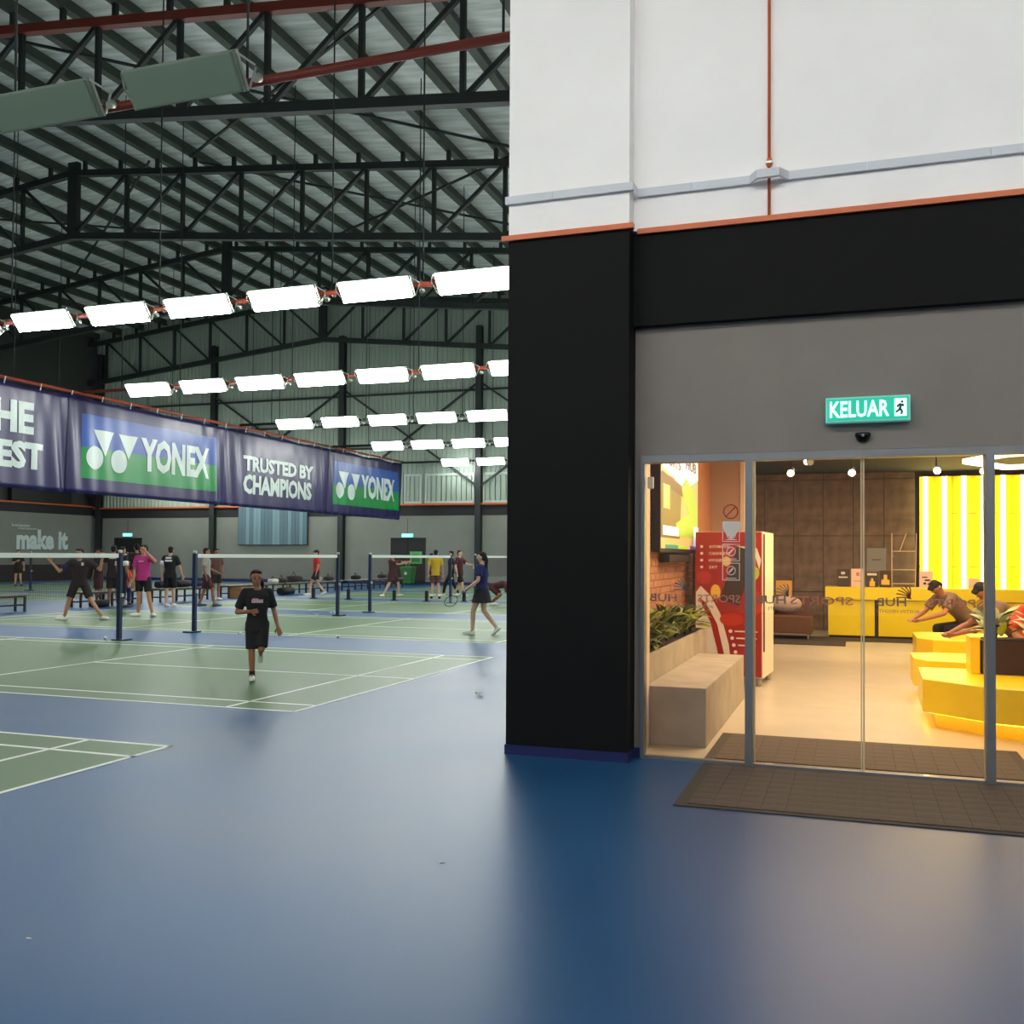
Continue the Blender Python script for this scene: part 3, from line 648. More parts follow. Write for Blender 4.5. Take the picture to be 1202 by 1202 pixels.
# trunking that bridges over the orange pipe
def trunk_path(pts, y0s, h=.055):
    b = MB()
    for (xa, ya), (xb, yb) in zip(pts, pts[1:]):
        b.poly([(xa, ya, 0), (xb, yb, 0), (xb, yb-.03, 0), (xa, ya-.03, 0)], (0, 0, h))
    return b
z0 = 4.325
t = thing('cable_trunking', 'pale grey cable trunking running along the white wall above the orange ledge', 'conduit', (-.5, WY, z0))
def seg(a, b_, nm_='trunk_section'):
    (xa, ya), (xb, yb) = a, b_
    o = obj(nm_, MB().poly([(xa, ya, z0), (xb, yb, z0), (xb, yb-.035, z0), (xa, ya-.035, z0)], (0, 0, .06)), M['trunk'], t)
seg((X0-.02, CY), (-2.2, CY)); seg((-2.197, CY), (XC+.035, CY))
seg((XC+.035, CY), (XC+.04, WY)); seg((XC+.035, WY), (-1.15, WY)); seg((-1.147, WY), (-.72, WY))
seg((-.72, WY), (-.66, WY-.1), 'bridge'); seg((-.66, WY-.1), (-.50, WY-.1), 'bridge'); seg((-.50, WY-.1), (-.44, WY), 'bridge')
seg((-.44, WY), (.1, WY)); seg((.103, WY), (.9, WY)); seg((.903, WY), (2.9, WY)); seg((2.903, WY), (4.9, WY)); seg((4.903, WY), (7.98, WY))
t = thing('sprinkler_pipe', 'thin orange pipe running down the white wall to the orange ledge', 'pipe', (-.58, WY-.02, 4.08))
obj('pipe', MB().tube((-.58, WY-.02, 4.07), (-.58, WY-.02, T), .011, n=10), M['orange'], t)
obj('pipe_clip', MB().box(-.605, -.555, WY-.045, WY, 4.46, 4.475), M['bracket'], t)
obj('coupling', MB().tube((-.58, WY-.02, 4.44), (-.58, WY-.02, 4.50), .018, n=10), M['orange'], t)
# KELUAR sign
t = thing('exit_sign', 'glowing green KELUAR sign on the grey wall above the glass doors', 'sign', (.095, GY-.05, 2.53))
sx0, sx1, sz0, sz1 = -.185, .385, 2.525, 2.705
obj('case', MB().box(sx0, sx1, GY-.09, GY, sz0, sz1), M['kef'], t, bevel=.004)
obj('face', MB().box(sx0+.012, sx1-.012, GY-.094, GY-.09, sz0+.012, sz1-.012), M['keg'], t)
me = text_mesh('KELUAR', .40, .118, .003, .018); me.transform(frame((sx0+.03, GY-.0945, sz0+.032), (1, 0, 0), (0, 0, 1))); link('lettering', me, M['kew'], t)
px = sx1-.105
obj('pictogram_plate', MB().box(px, px+.08, GY-.098, GY-.094, sz0+.03, sz1-.025), M['kew'], t)
pc = MB(); yy = GY-.1005
def ps(a, b_, w_=.015): pc.bar((px+a[0], yy, sz0+.03+a[1]), (px+b_[0], yy, sz0+.03+b_[1]), w_, .003, up=(0, 1, 0))
ps((.045, .085), (.035, .05), .016); ps((.035, .05), (.05, .035)); ps((.05, .035), (.045, .012)); ps((.035, .05), (.022, .035)); ps((.022, .035), (.008, .03)); ps((.045, .083), (.062, .07)); ps((.043, .083), (.025, .078)); ps((.025, .078), (.02, .062))
pc.tube((px+.05, yy-.002, sz0+.13), (px+.05, yy+.002, sz0+.13), .009, n=12)
obj('pictogram', pc, M['keg2'], t)
t = thing('motion_sensor', 'small black dome sensor between the exit sign and the door frame', 'sensor', (.07, GY-.03, 2.39))
obj('body', MB().loft([[(.07+.055*s*math.cos(a), GY-.07*s*max(0, math.sin(a)), z) for a in [PI*i/10 for i in range(11)]] for z, s in ((2.385, .35), (2.40, .7), (2.43, 1), (2.452, 1))]), M['blackgloss'], t)
obj('lens', MB().ell((.07, GY-.062, 2.43), (.012, .012, .01), 8), M['bracket'], t)
# ------------------------------------------------------------------ glass door
D1 = thing('door_1', None, None, kind='structure')
fx = [-1.548, -.738, .89, 1.70]
obj('frame', MB().box(fx[0], fx[0]+.03, DY, DY+.1, 0, 2.33), M['alu'], D1)
obj('frame', MB().box(fx[0]+.03, fx[3]+.05, DY, DY+.12, 2.275, 2.33), M['alu'], D1)
obj('mullion', MB().box(fx[1]-.02, fx[1]+.035, DY-.02, DY+.1, 0, 2.275), M['alu'], D1)
obj('mullion', MB().box(fx[2]-.02, fx[2]+.035, DY-.02, DY+.1, 0, 2.275), M['alu'], D1)
obj('frame', MB().box(fx[3], fx[3]+.045, DY, DY+.1, 0, 2.275), M['alu'], D1)
obj('threshold', MB().box(fx[0]+.03, fx[3], DY+.01, DY+.09, 0, .018), M['alu'], D1)
obj('fixed_pane', MB().box(fx[0]+.03, fx[1]-.02, DY+.03, DY+.04, .018, 2.275), M['glass'], D1)
obj('fixed_pane', MB().box(fx[2]+.035, fx[3], DY+.03, DY+.04, .018, 2.275), M['glass'], D1)
for a, b_ in ((fx[1]+.037, .062), (.068, fx[2]-.022)):
    l = obj('sliding_leaf', MB().box(a, b_, DY+.05, DY+.06, .02, 2.272), M['glass'], D1)
    obj('leaf_edge', MB().box(a, a+.012, DY+.046, DY+.064, .02, 2.272).box(b_-.009, b_, DY+.046, DY+.064, .02, 2.272), M['acrylic_edge'], l)
# mirrored vinyl lettering, read from inside
def back_text(s, x_right, x_left, z, h, m, y=DY+.068, bold=.01):
    me = text_mesh(s, x_right-x_left, h, .001, bold); me.transform(frame((x_right, y, z), (-1, 0, 0), (0, 0, 1)))
    return link('lettering', me, m, D1)
def emblem(x, z, m, y=DY+.068):
    b = MB()
    for i in range(6):
        a0 = R(60+i*17); p = [(x+.01*i-.03+r_*math.cos(a0+r_*3.5)*1.0, y, z-.02+r_*math.sin(a0+r_*3.5)*.8) for r_ in (.03, .065, .1, .13)]
        for q, q2 in zip(p, p[1:]): b.bar(q, q2, .009, .001, up=(0, 1, 0))
    obj('emblem', b, m, D1)
for xr, xl in ((-.80, -1.12), (.0, -.44), (.86, .50)):
    back_text('SPORTS', xr, xl, 1.205, .06, M['vinylpink'])
for xr, xl in ((-1.28, -1.49), (-.47, -.69), (.36, .16)):
    back_text('HUB', xr, xl, 1.205, .06, M['vinylgrey'])
for xr, xl in ((-.34, -.60), (.45, .16), (-1.0, -1.3)):
    back_text('AUSTIN HEIGHTS', xr, xl, 1.158, .024, M['vinylgrey'], bold=0)
emblem(.40, 1.27, M['redprint']); emblem(-.44, 1.27, M['vinylgrey']); emblem(-1.2, 1.30, M['vinylgrey'])
# stickers on the left fixed pane
yy = DY+.029
rb = MB()
cxs, czs, rr = -.868, 1.893, .052
for i in range(28):
    a, b_ = 2*PI*i/28, 2*PI*(i+1)/28; rb.bar((cxs+rr*math.cos(a), yy, czs+rr*math.sin(a)), (cxs+rr*math.cos(b_), yy, czs+rr*math.sin(b_)), .009, .001, up=(0, 1, 0))
rb.bar((cxs-rr*.7, yy, czs-rr*.7), (cxs+rr*.7, yy, czs+rr*.7), .009, .001, up=(0, 1, 0))
t = thing('no_smoking_sticker', 'round dark red prohibition sticker with slash on the left glass pane', 'sticker', (cxs, yy, czs)); obj('ring', rb, M['redprint'], t)
t = obj('shield_sticker', MB().poly([(-.93, yy, 1.82), (-.80, yy, 1.82), (-.80, yy, 1.77), (-.83, yy, 1.72), (-.865, yy, 1.69), (-.90, yy, 1.72), (-.93, yy, 1.77)], (0, .0008, 0)), M['sticker']); setp(t, 'pale shield-shaped sticker under the round red one on the glass', 'sticker')
def outline(xa, xb, za, zb, w_=.006):
    return MB().box(xa, xb, yy-.001, yy, za, za+w_).box(xa, xb, yy-.001, yy, zb-w_, zb).box(xa, xa+w_, yy-.001, yy, za, zb).box(xb-w_, xb, yy-.001, yy, za, zb)
for za, zb, l, nm_ in ((1.665, 1.76, 'top white outlined square sticker on the left glass pane, cut by the shield', 0), (1.52, 1.65, 'middle white outlined square sticker on the left glass pane', 1), (1.375, 1.508, 'lowest white outlined square sticker with a circled hand on the left glass pane', 2)):
    t = thing('outlined_sticker', l, 'sticker', (-.865, yy, za), group='white outlined stickers on the glass'); obj('outline', outline(-.93, -.80, za, zb), M['sticker'], t)
    b = MB(); c_ = (-.865, (za+zb)/2+.008); r_ = .032
    for i in range(16):
        a, b2 = 2*PI*i/16, 2*PI*(i+1)/16; b.bar((c_[0]+r_*math.cos(a), yy, c_[1]+r_*math.sin(a)), (c_[0]+r_*math.cos(b2), yy, c_[1]+r_*math.sin(b2)), .006, .001, up=(0, 1, 0))
    b.bar((c_[0]-.015, yy, c_[1]-.015), (c_[0]+.015, yy, c_[1]+.018), .012, .001, up=(0, 1, 0)); b.box(-.905, -.825, yy-.001, yy, za+.014, za+.02)
    obj('icon', b, M['sticker'], t)
t = obj('frame_sensor', MB().box(-1.505, -1.46, DY+.044, DY+.075, 2.08, 2.17), M['sticker'], bevel=.004); setp(t, 'small pale plastic contact box high on the inside left of the door', 'sensor')
# mats
def door_mat(xa, xb, ya, yb, lab, chamf):
    t = thing('door_mat', lab, 'mat', ((xa+xb)/2, (ya+yb)/2, 0))
    obj('border', MB().poly([(xa, ya, .001), (xb, ya, .001), (xb, yb, .001), (xa, yb, .001)], (0, 0, .006)), M['matedge'], t)
    nx = int((xb-xa-.16)/.142); ny = int((yb-ya-.12)/.142)
    sx, sy = (xb-xa-.16)/nx, (yb-ya-.1)/ny
    tb = MB(); tb.box(.001, sx-.001, .001, sy-.001, .006, .013); me = mesh_of(tb, M['matt'])
    for i in range(nx):
        for j in range(ny): piece('mat_tile', me, (xa+.08+i*sx, ya+.05+j*sy, 0), t)
door_mat(-1.06, 1.62, 6.13, 7.44, 'dark brown ribbed doormat on the blue floor outside the glass doors', 0)
door_mat(-1.08, 1.24, 7.58, 8.78, 'dark brown doormat on the cream floor just inside the glass doors', 0)
# ------------------------------------------------------------------ lobby shell
LXW = -1.585
struct('floor', MB().box(-2.36, 7.5, DY+.09, 22.2, -.05, .004), M['lobbyfloor'])
struct('ceiling', MB().box(-2.36, 7.5, DY+.16, 22.2, 3.36, 3.5), M['lobbyceil'])
WI = thing('wall_lobby_left', None, None, kind='structure')
W2 = thing('wall_lobby_side', None, None, kind='structure'); W3 = thing('wall_lobby_rear', None, None, kind='structure')
obj('return_wall', MB().box(-2.3, LXW, GY+.12, 8.02, 0, 3.36), M['cream'], W2)
obj('rear_return_wall', MB().box(-2.2, -1.52, 14.3, 14.5, 0, 3.36), M['pinkwall'], W3)
obj('bright_edge', MB().box(-1.52, -1.46, 14.28, 14.52, 0, 3.36), M['cream'], W3)
obj('far_side_wall', MB().box(-2.36, -2.3, 14.5, 22.2, 0, 3.36), M['pinkwall'], W3)
obj('mortar_bed', MB().box(-2.2, -1.985, 8.02, 12.85, 0, 3.36), M['mortar'], WI)
obj('plaster_pillar', MB().box(-2.2, -1.94, 12.85, 14.3, 0, 3.36), M['pillar'], W3)
b = MB(); bl, bh = .225, .075; r_ = 0; z = .70
while z < 3.3:
    y = 8.04-(.11 if r_ % 2 else 0)
    while y < 12.8:
        ya, yb = max(8.03, y+.006), min(12.84, y+bl-.006)
        if yb-ya > .03: b.box(-1.985, -1.972+random.uniform(-.003, .004), ya, yb, z+.006, z+bh-.006)
        y += bl
    z += bh; r_ += 1
obj('bricks', b, M['brick'], WI, kind='stuff')
WB = thing('wall_lobby_back', None, None, kind='structure')
obj('backing', MB().box(-2.3, 7.5, 22.02, 22.2, 0, 3.36), M['joint'], WB)
pw, ph = .61, 1.2
me = mesh_of(MB().box(.006, pw-.006, 0, .03, .006, ph-.006), M['conc_panel'])
for i in range(6):
    for j in range(-1, 3):
        if j >= 0: piece('concrete_panel', me, (-2.43+.13+i*pw-.13, 21.99, .82-1.2*0+(j-0)*ph if j < 2 else 0), WB) if j < 2 else None
me2 = mesh_of(MB().box(.006, pw-.006, 0, .03, .006, .81), M['conc_panel'])
for i in range(6): piece('concrete_panel', me2, (-2.43+.13+i*pw-.13, 21.99, 0), WB)
me2 = mesh_of(MB().box(.006, pw-.006, 0, .03, .0, .13), M['conc_panel'])
for i in range(6): piece('concrete_panel', me2, (-2.43+.13+i*pw-.13, 21.99, 3.226), WB)
me = {}
for (za, zb) in ((.3, 1.378), (1.39, 2.47), (2.482, 3.25)):
    mm = mesh_of(MB().box(0, .622, 0, .04, za, zb), M['yellowpanel'])
    for i in range(9): piece('yellow_panel', mm, (1.31+i*.632, 21.96, 0), WB)
struct('wall_lobby_right', MB().box(7.5, 7.6, 7.6, 22.2, 0, 3.36), M['cream'])
for i in range(14):
    x = 1.42+i*.362
    lab = 'glowing vertical light tube on the yellow wall, %s from the left' % (ordn+['tenth'])[i] if i < 7 else 'glowing vertical light tube on the hidden part of the yellow wall'
    t = thing('light_tube', lab, 'lamp', (x, 21.9, .93), group='light tubes on the yellow wall')
    obj('tube', MB().tube((x, 21.9, .95), (x, 21.9, 3.23), .045, n=12), M['tube'], t)
    obj('cap', MB().tube((x, 21.9, .92), (x, 21.9, .95), .05, n=12).tube((x, 21.9, 3.23), (x, 21.9, 3.26), .05, n=12), M['bracket'], t)
# ------------------------------------------------------------------ lobby furniture
# counter
t = thing('reception_counter', 'long yellow reception counter in front of the grey and yellow back wall', 'counter', (1.5, 20.5, 0))
obj('counter_top', MB().box(-.51, 5.6, 20.02, 20.75, .745, .985), M['yellowc'], t, bevel=.01)
obj('front_panel', MB().box(-.455, .395, 20.08, 20.12, .05, .735), M['yellowc'], t, bevel=.006)
obj('front_panel', MB().box(.465, 1.9, 20.08, 20.12, .05, .735), M['yellowc'], t, bevel=.006)
obj('front_panel', MB().box(1.93, 5.55, 20.08, 20.12, .05, .735), M['yellowc'], t, bevel=.006)
obj('carcass', MB().box(-.44, 5.5, 20.13, 20.7, 0, .745), M['joint'], t)
def card(x0, x1, z0, z1, m, lab, deco=None, y=20.25):
    t = thing('poster_card', lab, 'poster', ((x0+x1)/2, y, z0))
    obj('card', MB().box(x0, x1, y, y+.015, z0, z1), M[m], t); 
    if deco:
        for (a, b_, c_, d_, mm) in deco: obj('print', MB().box(x0+(x1-x0)*a, x0+(x1-x0)*b_, y-.004, y, z0+(z1-z0)*c_, z0+(z1-z0)*d_), M[mm], t)
card(-.30, -.06, .988, 1.33, 'poster_dark', 'leftmost dark poster on the counter with pale lettering', ((.15, .85, .5, .58, 'sticker'), (.35, .65, .7, .85, 'sticker')))
card(-.03, .20, .988, 1.34, 'poster_pink', 'pink and white poster on the counter, second from left', ((.4, .65, .6, .8, 'vinylpink'), (.2, .8, .3, .34, 'vinylpink')))
card(.24, .46, .988, 1.27, 'poster_dark', 'dark poster with small yellow figure on the counter, third from left', ((.3, .75, .05, .4, 'lemon'), (.42, .62, .4, .6, 'lemon'), (.1, .9, .8, .95, 'sticker')))
card(.49, .70, .988, 1.31, 'poster_dark', 'black poster with larger yellow figure on the counter, fourth from left', ((.15, .85, .15, .45, 'lemon'), (.35, .65, .45, .75, 'lemon')))
card(1.20, 1.44, .988, 1.31, 'poster_pink', 'white sign with black scribbles on the counter in front of the yellow wall', ((.2, .6, .6, .66, 'black'), (.4, .8, .4, .5, 'black'), (.3, .5, .2, .32, 'black'), (.6, .85, .18, .28, 'black')))
card(2.05, 2.25, .988, 1.18, 'poster_pink', 'small white card on the counter right of the glass mullion', None)
t = thing('wall_notice', 'blue-grey notice on the concrete back wall above the counter posters', 'sign', (.47, 21.97, 1.3))
obj('plate', MB().box(.28, .66, 21.965, 21.985, 1.27, 1.76), M['notice'], t); obj('print', MB().box(.38, .56, 21.96, 21.965, 1.5, 1.53), M['vinylgrey'], t)
t = thing('acrylic_rack', 'clear acrylic display rack with pale edges standing on the counter', 'rack', (.92, 20.5, .986))
obj('edge', MB().box(.71, .725, 20.4, 20.415, .986, 2.04), M['acrylic_edge'], t)
for z in (1.05, 1.32, 1.68): 
    obj('shelf', MB().box(.725, 1.14, 20.4, 20.6, z, z+.012), M['acrylic_edge'], t)
obj('brace', MB().bar((.86, 20.41, 1.69), (.98, 20.41, 2.03), .012, .012).bar((1.14, 20.41, 1.0), (1.16, 20.41, 2.03), .012, .012), M['acrylic_edge'], t)
obj('panel', MB().box(.73, 1.13, 20.59, 20.6, .99, 1.67), M['acrylic'], t)
# armchair, rug
t = thing('armchair', 'brown leather armchair by the concrete wall behind the vending machine', 'chair', (-1.2, 19.6, 0))
obj('seat', MB().box(-1.42, -.72, 19.2, 19.95, .12, .46), M['sofa'], t, bevel=.03)
obj('backrest', MB().box(-1.6, -.8, 19.9, 20.1, .12, .78), M['sofa'], t, bevel=.03)
obj('armrest', MB().box(-1.62, -1.44, 19.2, 19.9, .12, .62), M['sofa'], t, bevel=.03)
for x in (-1.5, -.8):
    for y in (19.28, 20.0): obj('leg', MB().tube((x, y, 0), (x, y, .13), .02, n=8), M['bracket'], t)
t = obj('cushion', MB().ell((-1.22, 19.55, .66), (.3, .16, .16), 16), M['cushion']); setp(t, 'pale grey cushion lying on the brown armchair', 'cushion')
t = thing('mustard_sign', 'small mustard yellow square standing behind the grey cushion', 'sign', (-1.25, 19.98, .7)); obj('plate', MB().box(-1.42, -1.12, 19.8, 19.83, .8, 1.1), M['ycush'], t); obj('dot', MB().tube((-1.27, 19.795, .96), (-1.27, 19.8, .96), .05, n=12), M['lemon'], t); obj('stand', MB().box(-1.28, -1.26, 19.81, 19.82, .46, .8), M['black'], t)
t = obj('rug', MB().box(-1.9, -.12, 18.1, 19.1, .004, .02), M['joint'], bevel=.004); setp(t, 'dark brown rug on the cream floor before the armchair', 'rug')
t = obj('floor_band', MB().box(-2.2, 3.5, 19.2, 20.1, .004, .012), M['joint']); setp(t, 'dark floor strip along the foot of the yellow counter', 'mat')
# bench and planter
t = obj('concrete_bench', MB().box(-1.615, -1.125, 8.03, 10.95, .004, .485), M['concrete'], bevel=.006); setp(t, 'long cast concrete bench inside the left glass pane', 'bench')
t = thing('concrete_planter', 'long raised concrete planter behind the concrete bench', 'planter', (-1.8, 9.9, 0))
obj('trough', MB().box(-1.655, -1.62, 8.03, 11.6, .004, .72).box(-1.97, -1.94, 8.03, 11.6, .004, .72).box(-1.94, -1.655, 8.03, 8.06, .004, .72).box(-1.94, -1.655, 11.57, 11.6, .004, .72), M['concrete'], t)
obj('soil', MB().box(-1.94, -1.655, 8.06, 11.57, .5, .68), M['soil'], t)
def leaf_mesh(L, W, m):
    b = MB(); pts = []
    n = 5; rows_ = []
    for i in range(n+1):
        f = i/n; w_ = W*math.sin(PI*min(1, f*.92+.08))*(1-.25*f); zz = -.35*L*f*f
        rows_.append([b.b.verts.new((-w_, L*f, zz+.18*w_)), b.b.verts.new((0, L*f, zz)), b.b.verts.new((w_, L*f, zz+.18*w_))])
    for a, c_ in zip(rows_, rows_[1:]):
        for i in range(2): b.b.faces.new((a[i], a[i+1], c_[i+1], c_[i])).smooth = True
    return mesh_of(b, m, 'leaf')
LM = [leaf_mesh(.22, .035, M['leaf']), leaf_mesh(.2, .03, M['leaf2']), leaf_mesh(.17, .045, M['leaf'])]
LP = [leaf_mesh(.2, .05, M['leafpale']), leaf_mesh(.18, .05, M['leafwhite']), leaf_mesh(.2, .05, M['leaf2'])]
def plant(x, y, z, n, h, spread, lm, lab, grp=None, nme='leafy_plant'):
    t = thing(nme, lab, 'plant', (x, y, z), group=grp)
    b = MB()
    for k in range(5):
        a = k*1.26; b.tube((x, y, z), (x+.05*math.cos(a), y+.05*math.sin(a), z+h*.6), .006, .004, n=6)
    obj('stems', b, M['leaf2'], t)
    for i in range(n):
        a = i*2.399+random.uniform(-.3, .3); f = random.random(); rr_ = .02+spread*.4*f
        o = piece('leaf', random.choice(lm), (x+rr_*math.cos(a), y+rr_*math.sin(a), z+h*(.15+.75*random.random())), t)
        o.rotation_euler = (R(random.uniform(5, 70)), R(random.uniform(-20, 20)), a-PI/2)
    return t
pl = ('nearest', 'second', 'third', 'fourth', 'fifth', 'sixth', 'seventh', 'farthest')
for i in range(8):
    plant(-1.79+random.uniform(-.03, .03), 8.35+i*.43, .68, 24, .34, .3, LM, 'green leafy plant in the long concrete planter, %s to the glass' % pl[i] if i else 'green leafy plant in the long concrete planter, closest to the glass', 'leafy plants in the concrete planter')
# screen
t = thing('wall_screen', 'large lit wall screen with a green and white picture above the planter', 'screen', (-1.93, 11.2, 1.6))
sy0, sy1, sz0, sz1 = 10.0, 12.62, 1.6, 3.1
obj('case', MB().box(-1.985+.03, -1.87, sy0, sy1, sz0, sz1), M['black'], t)
def scr(y0, y1, z0, z1, m, lay=1):
    obj('picture_area', MB().box(-1.87, -1.87+.001*lay, sy0+.04+(sy1-sy0-.08)*y0, sy0+.04+(sy1-sy0-.08)*y1, sz0+.04+(sz1-sz0-.08)*z0, sz0+.04+(sz1-sz0-.08)*z1), M[m], t)
def scrp(pts, m, lay):
    obj('picture_area', MB().poly([(-1.87, sy0+.04+(sy1-sy0-.08)*a, sz0+.04+(sz1-sz0-.08)*b_) for a, b_ in pts], (.001*lay, 0, 0)), M[m], t)
scr(0, 1, 0, 1, 'scr_beige', 1)
scrp(((0, .62), (.62, .5), (1, .62), (1, 1), (0, 1)), 'scr_white', 2)
scrp(((0, .08), (.45, .08), (.5, .42), (.3, .55), (0, .56)), 'scr_olive', 2)
scrp(((.02, .48), (.6, .42), (.6, .5), (.02, .57)), 'scr_dark', 3); scrp(((.02, .6), (.6, .5), (.6, .64), (.02, .76)), 'scr_white', 4)
scrp(((0, .86), (.55, .62), (.55, .635), (0, .88)), 'scr_dark', 4)
scrp(((.5, .5), (.62, .6), (.85, .5), (.95, .4), (.95, .1), (.4, .1), (.35, .2), (.72, .3), (.55, .42)), 'scr_green', 4)
scrp(((.5, .38), (.7, .32), (.68, .2), (.5, .22)), 'scr_beige', 3); scr(.04, .42, .1, .17, 'scr_white', 5); scr(.05, .2, .3, .48, 'scr_beige', 4)
scr(.86, 1, .02, .2, 'scr_white', 5); scr(.1, .4, .0, .03, 'scr_teal', 5); scr(.4, .65, 0, .03, 'scr_green', 5); scr(.75, 1, 0, .03, 'scr_purple', 5)
for (a, b_, c_, s_) in ((.06, .5, .62, 'SPORTS'), (.62, .95, .66, 'HUB')):
    me = text_mesh(s_, (b_-a)*2.4, .12, .001, .02); me.transform(frame((-1.864, sy0+a*2.6, sz0+c_*1.5), (0, 1, 0), (0, 0, 1))); link('lettering', me, M['scr_dark'], t)
t = obj('sound_bar', MB().box(-1.966, -1.85, 10.45, 11.9, 1.49, 1.575), M['black'], bevel=.01); setp(t, 'black sound bar under the lit wall screen', 'speaker')
# vending machine, turned a little
t = local_thing('vending_machine', 'tall red vending machine with white swoosh behind the concrete bench', 'machine', (-1.41, 12.05, 0), R(-3.5))
obj('shell', MB().box(-.40, .40, .02, .9, .10, 1.86), M['vend_white'], t, bevel=.02)
obj('front', MB().box(-.405, .385, -.03, .02, .12, 1.855), M['vend_red'], t, bevel=.006)
obj('hinge_strip', MB().box(.39, .41, .03, .08, .42, 1.83), M['black'], t)
def vq(pts, m, nm_='print', d=.004, lay=0): obj(nm_, MB().poly([(a, -.03-lay*.003, c_) for a, c_ in pts], (0, -.003, 0)), M[m], t)
vq(((-.40, .14), (-.40, 1.12), (-.34, 1.2), (-.22, 1.08), (-.10, .86), (.0, .5), (.04, .14)), 'sticker', 'swoosh')
vq(((-.36, 1.06), (-.28, 1.0), (-.14, .74), (-.06, .4), (-.03, .14), (-.09, .14), (-.14, .44), (-.22, .76), (-.33, .99)), 'vend_red', 'swoosh_stripe', lay=1)
vq(((-.11, 1.04), (.12, .97), (.32, 1.62), (.1, 1.68)), 'poster_dark', 'phone_shape', lay=1)
vq(((.08, 1.69), (.33, 1.66), (.38, 1.52), (.36, 1.4), (.33, 1.5), (.3, 1.6)), 'sticker', 'phone_rim')
def vd(x, z, rx, rz, m): 
    obj('fruit_print', MB().poly([(x+rx*math.cos(2*PI*i/18), -.03, z+rz*math.sin(2*PI*i/18)) for i in range(18)], (0, -.004, 0)), M[m], t)
vd(-.16, 1.13, .06, .09, 'lemon'); vd(-.03, 1.5, .05, .06, 'lemon'); vd(.30, 1.36, .06, .08, 'lime'); vd(.3, 1.0, .09, .16, 'tomato'); vd(.03, .8, .14, .08, 'tomato'); vd(-.3, 1.3, .09, .08, 'tomato')
for i, s in enumerate(('AUTOMATION', 'CASHLESS', 'HYGIENIC', '24/7')):
    me = text_mesh(s, .25 if i < 3 else .1, .035, .002, .01); me.transform(frame((-.24, -.031, 1.66-i*.083), (1, 0, 0), (0, 0, 1))); link('lettering', me, M['sticker'], t)
    obj('bullet', MB().poly([(-.33+.018*math.cos(2*PI*j/10), -.03, 1.678-i*.083+.018*math.sin(2*PI*j/10)) for j in range(10)], (0, -.003, 0)), M['sticker'], t)
for i in range(4):
    obj('bullet', MB().poly([(.02+.02*i+.022*math.cos(2*PI*j/12), -.03, .66-i*.083+.022*math.sin(2*PI*j/12)) for j in range(12)], (0, -.005, 0)), M['sticker'], t)
    if i < 3: obj('print_line', MB().box(.07+.02*i, .34-.01*i, -.034, -.03, .652-i*.083, .668-i*.083), M['sticker'], t)
for x, y in ((-.34, .08), (.34, .08), (-.34, .82), (.34, .82)): obj('foot', MB().tube((x, y, .004), (x, y, .11), .035, n=10), M['bracket'], t)
# tiered yellow seating
def tier(pts, z0, z1, lab, inset=.12):
    cx = sum(p[0] for p in pts)/len(pts); cy = sum(p[1] for p in pts)/len(pts)
    t = thing('yellow_bench', lab, 'bench', (cx, cy, 0), group='yellow faceted seats in the lobby')
    obj('seat_block', MB().poly([(x, y, z0) for x, y in pts], (0, 0, z1-z0)), M['yellow'], t, bevel=.008)
    ins = [(x+(inset if x < cx else -inset), y+(inset if y < cy else -inset)) for x, y in pts]
    obj('plinth', MB().poly([(x, y, .004) for x, y in ins], (0, 0, z0-.004)), M['yellow'], t)
    b = MB(); n = len(ins)
    for i in range(n):
        p, q = ins[i], ins[(i+1) % n]; p2 = ((p[0]+pts[i][0])/2, (p[1]+pts[i][1])/2); q2 = ((q[0]+pts[(i+1) % n][0])/2, (q[1]+pts[(i+1) % n][1])/2)
        b.bar((p2[0], p2[1], z0-.008), (q2[0], q2[1], z0-.008), .02, .012)
    obj('light_strip', b, M['ledstrip'], t)
tier([(.60, 9.72), (1.13, 9.22), (2.0, 8.95), (3.6, 9.3), (3.6, 10.5), (2.2, 10.75), (.62, 10.75)], .15, .45, 'large yellow faceted seat nearest the glass, with the planter on it')
tier([(.63, 11.7), (.75, 11.45), (2.0, 11.2), (3.6, 11.4), (3.6, 12.4), (.9, 12.5), (.63, 12.35)], .15, .45, 'middle yellow faceted seat behind the nearest one')
tier([(.82, 14.4), (1.0, 14.1), (2.4, 13.95), (3.6, 14.2), (3.6, 15.6), (.95, 15.6), (.82, 15.4)], .15, .47, 'farthest yellow faceted seat, in front of the counter')
t = thing('planter_box', 'dark brown planter box on the yellow seat behind the right mullion', 'planter', (1.9, 10.45, .45))
obj('box', MB().box(1.16, 2.9, 10.3, 10.7, .452, .77), M['planter'], t, bevel=.006); obj('soil', MB().box(1.19, 2.87, 10.33, 10.67, .77, .78), M['soil'], t)
t = obj('yellow_upright', MB().box(1.06, 1.145, 10.3, 10.7, .452, .8), M['yellow'], bevel=.006); setp(t, 'short yellow upright panel at the left end of the brown planter box', 'panel')
for i, l in enumerate(('pale variegated plant at the left end of the brown planter box', 'pale variegated plant just right of the glass mullion', 'variegated plant at the right edge of the photo', 'variegated plant in the hidden end of the planter box')):
    plant(1.3+i*.36, 10.48, .77, 22, .26, .34, LP, l, nme='variegated_plant')
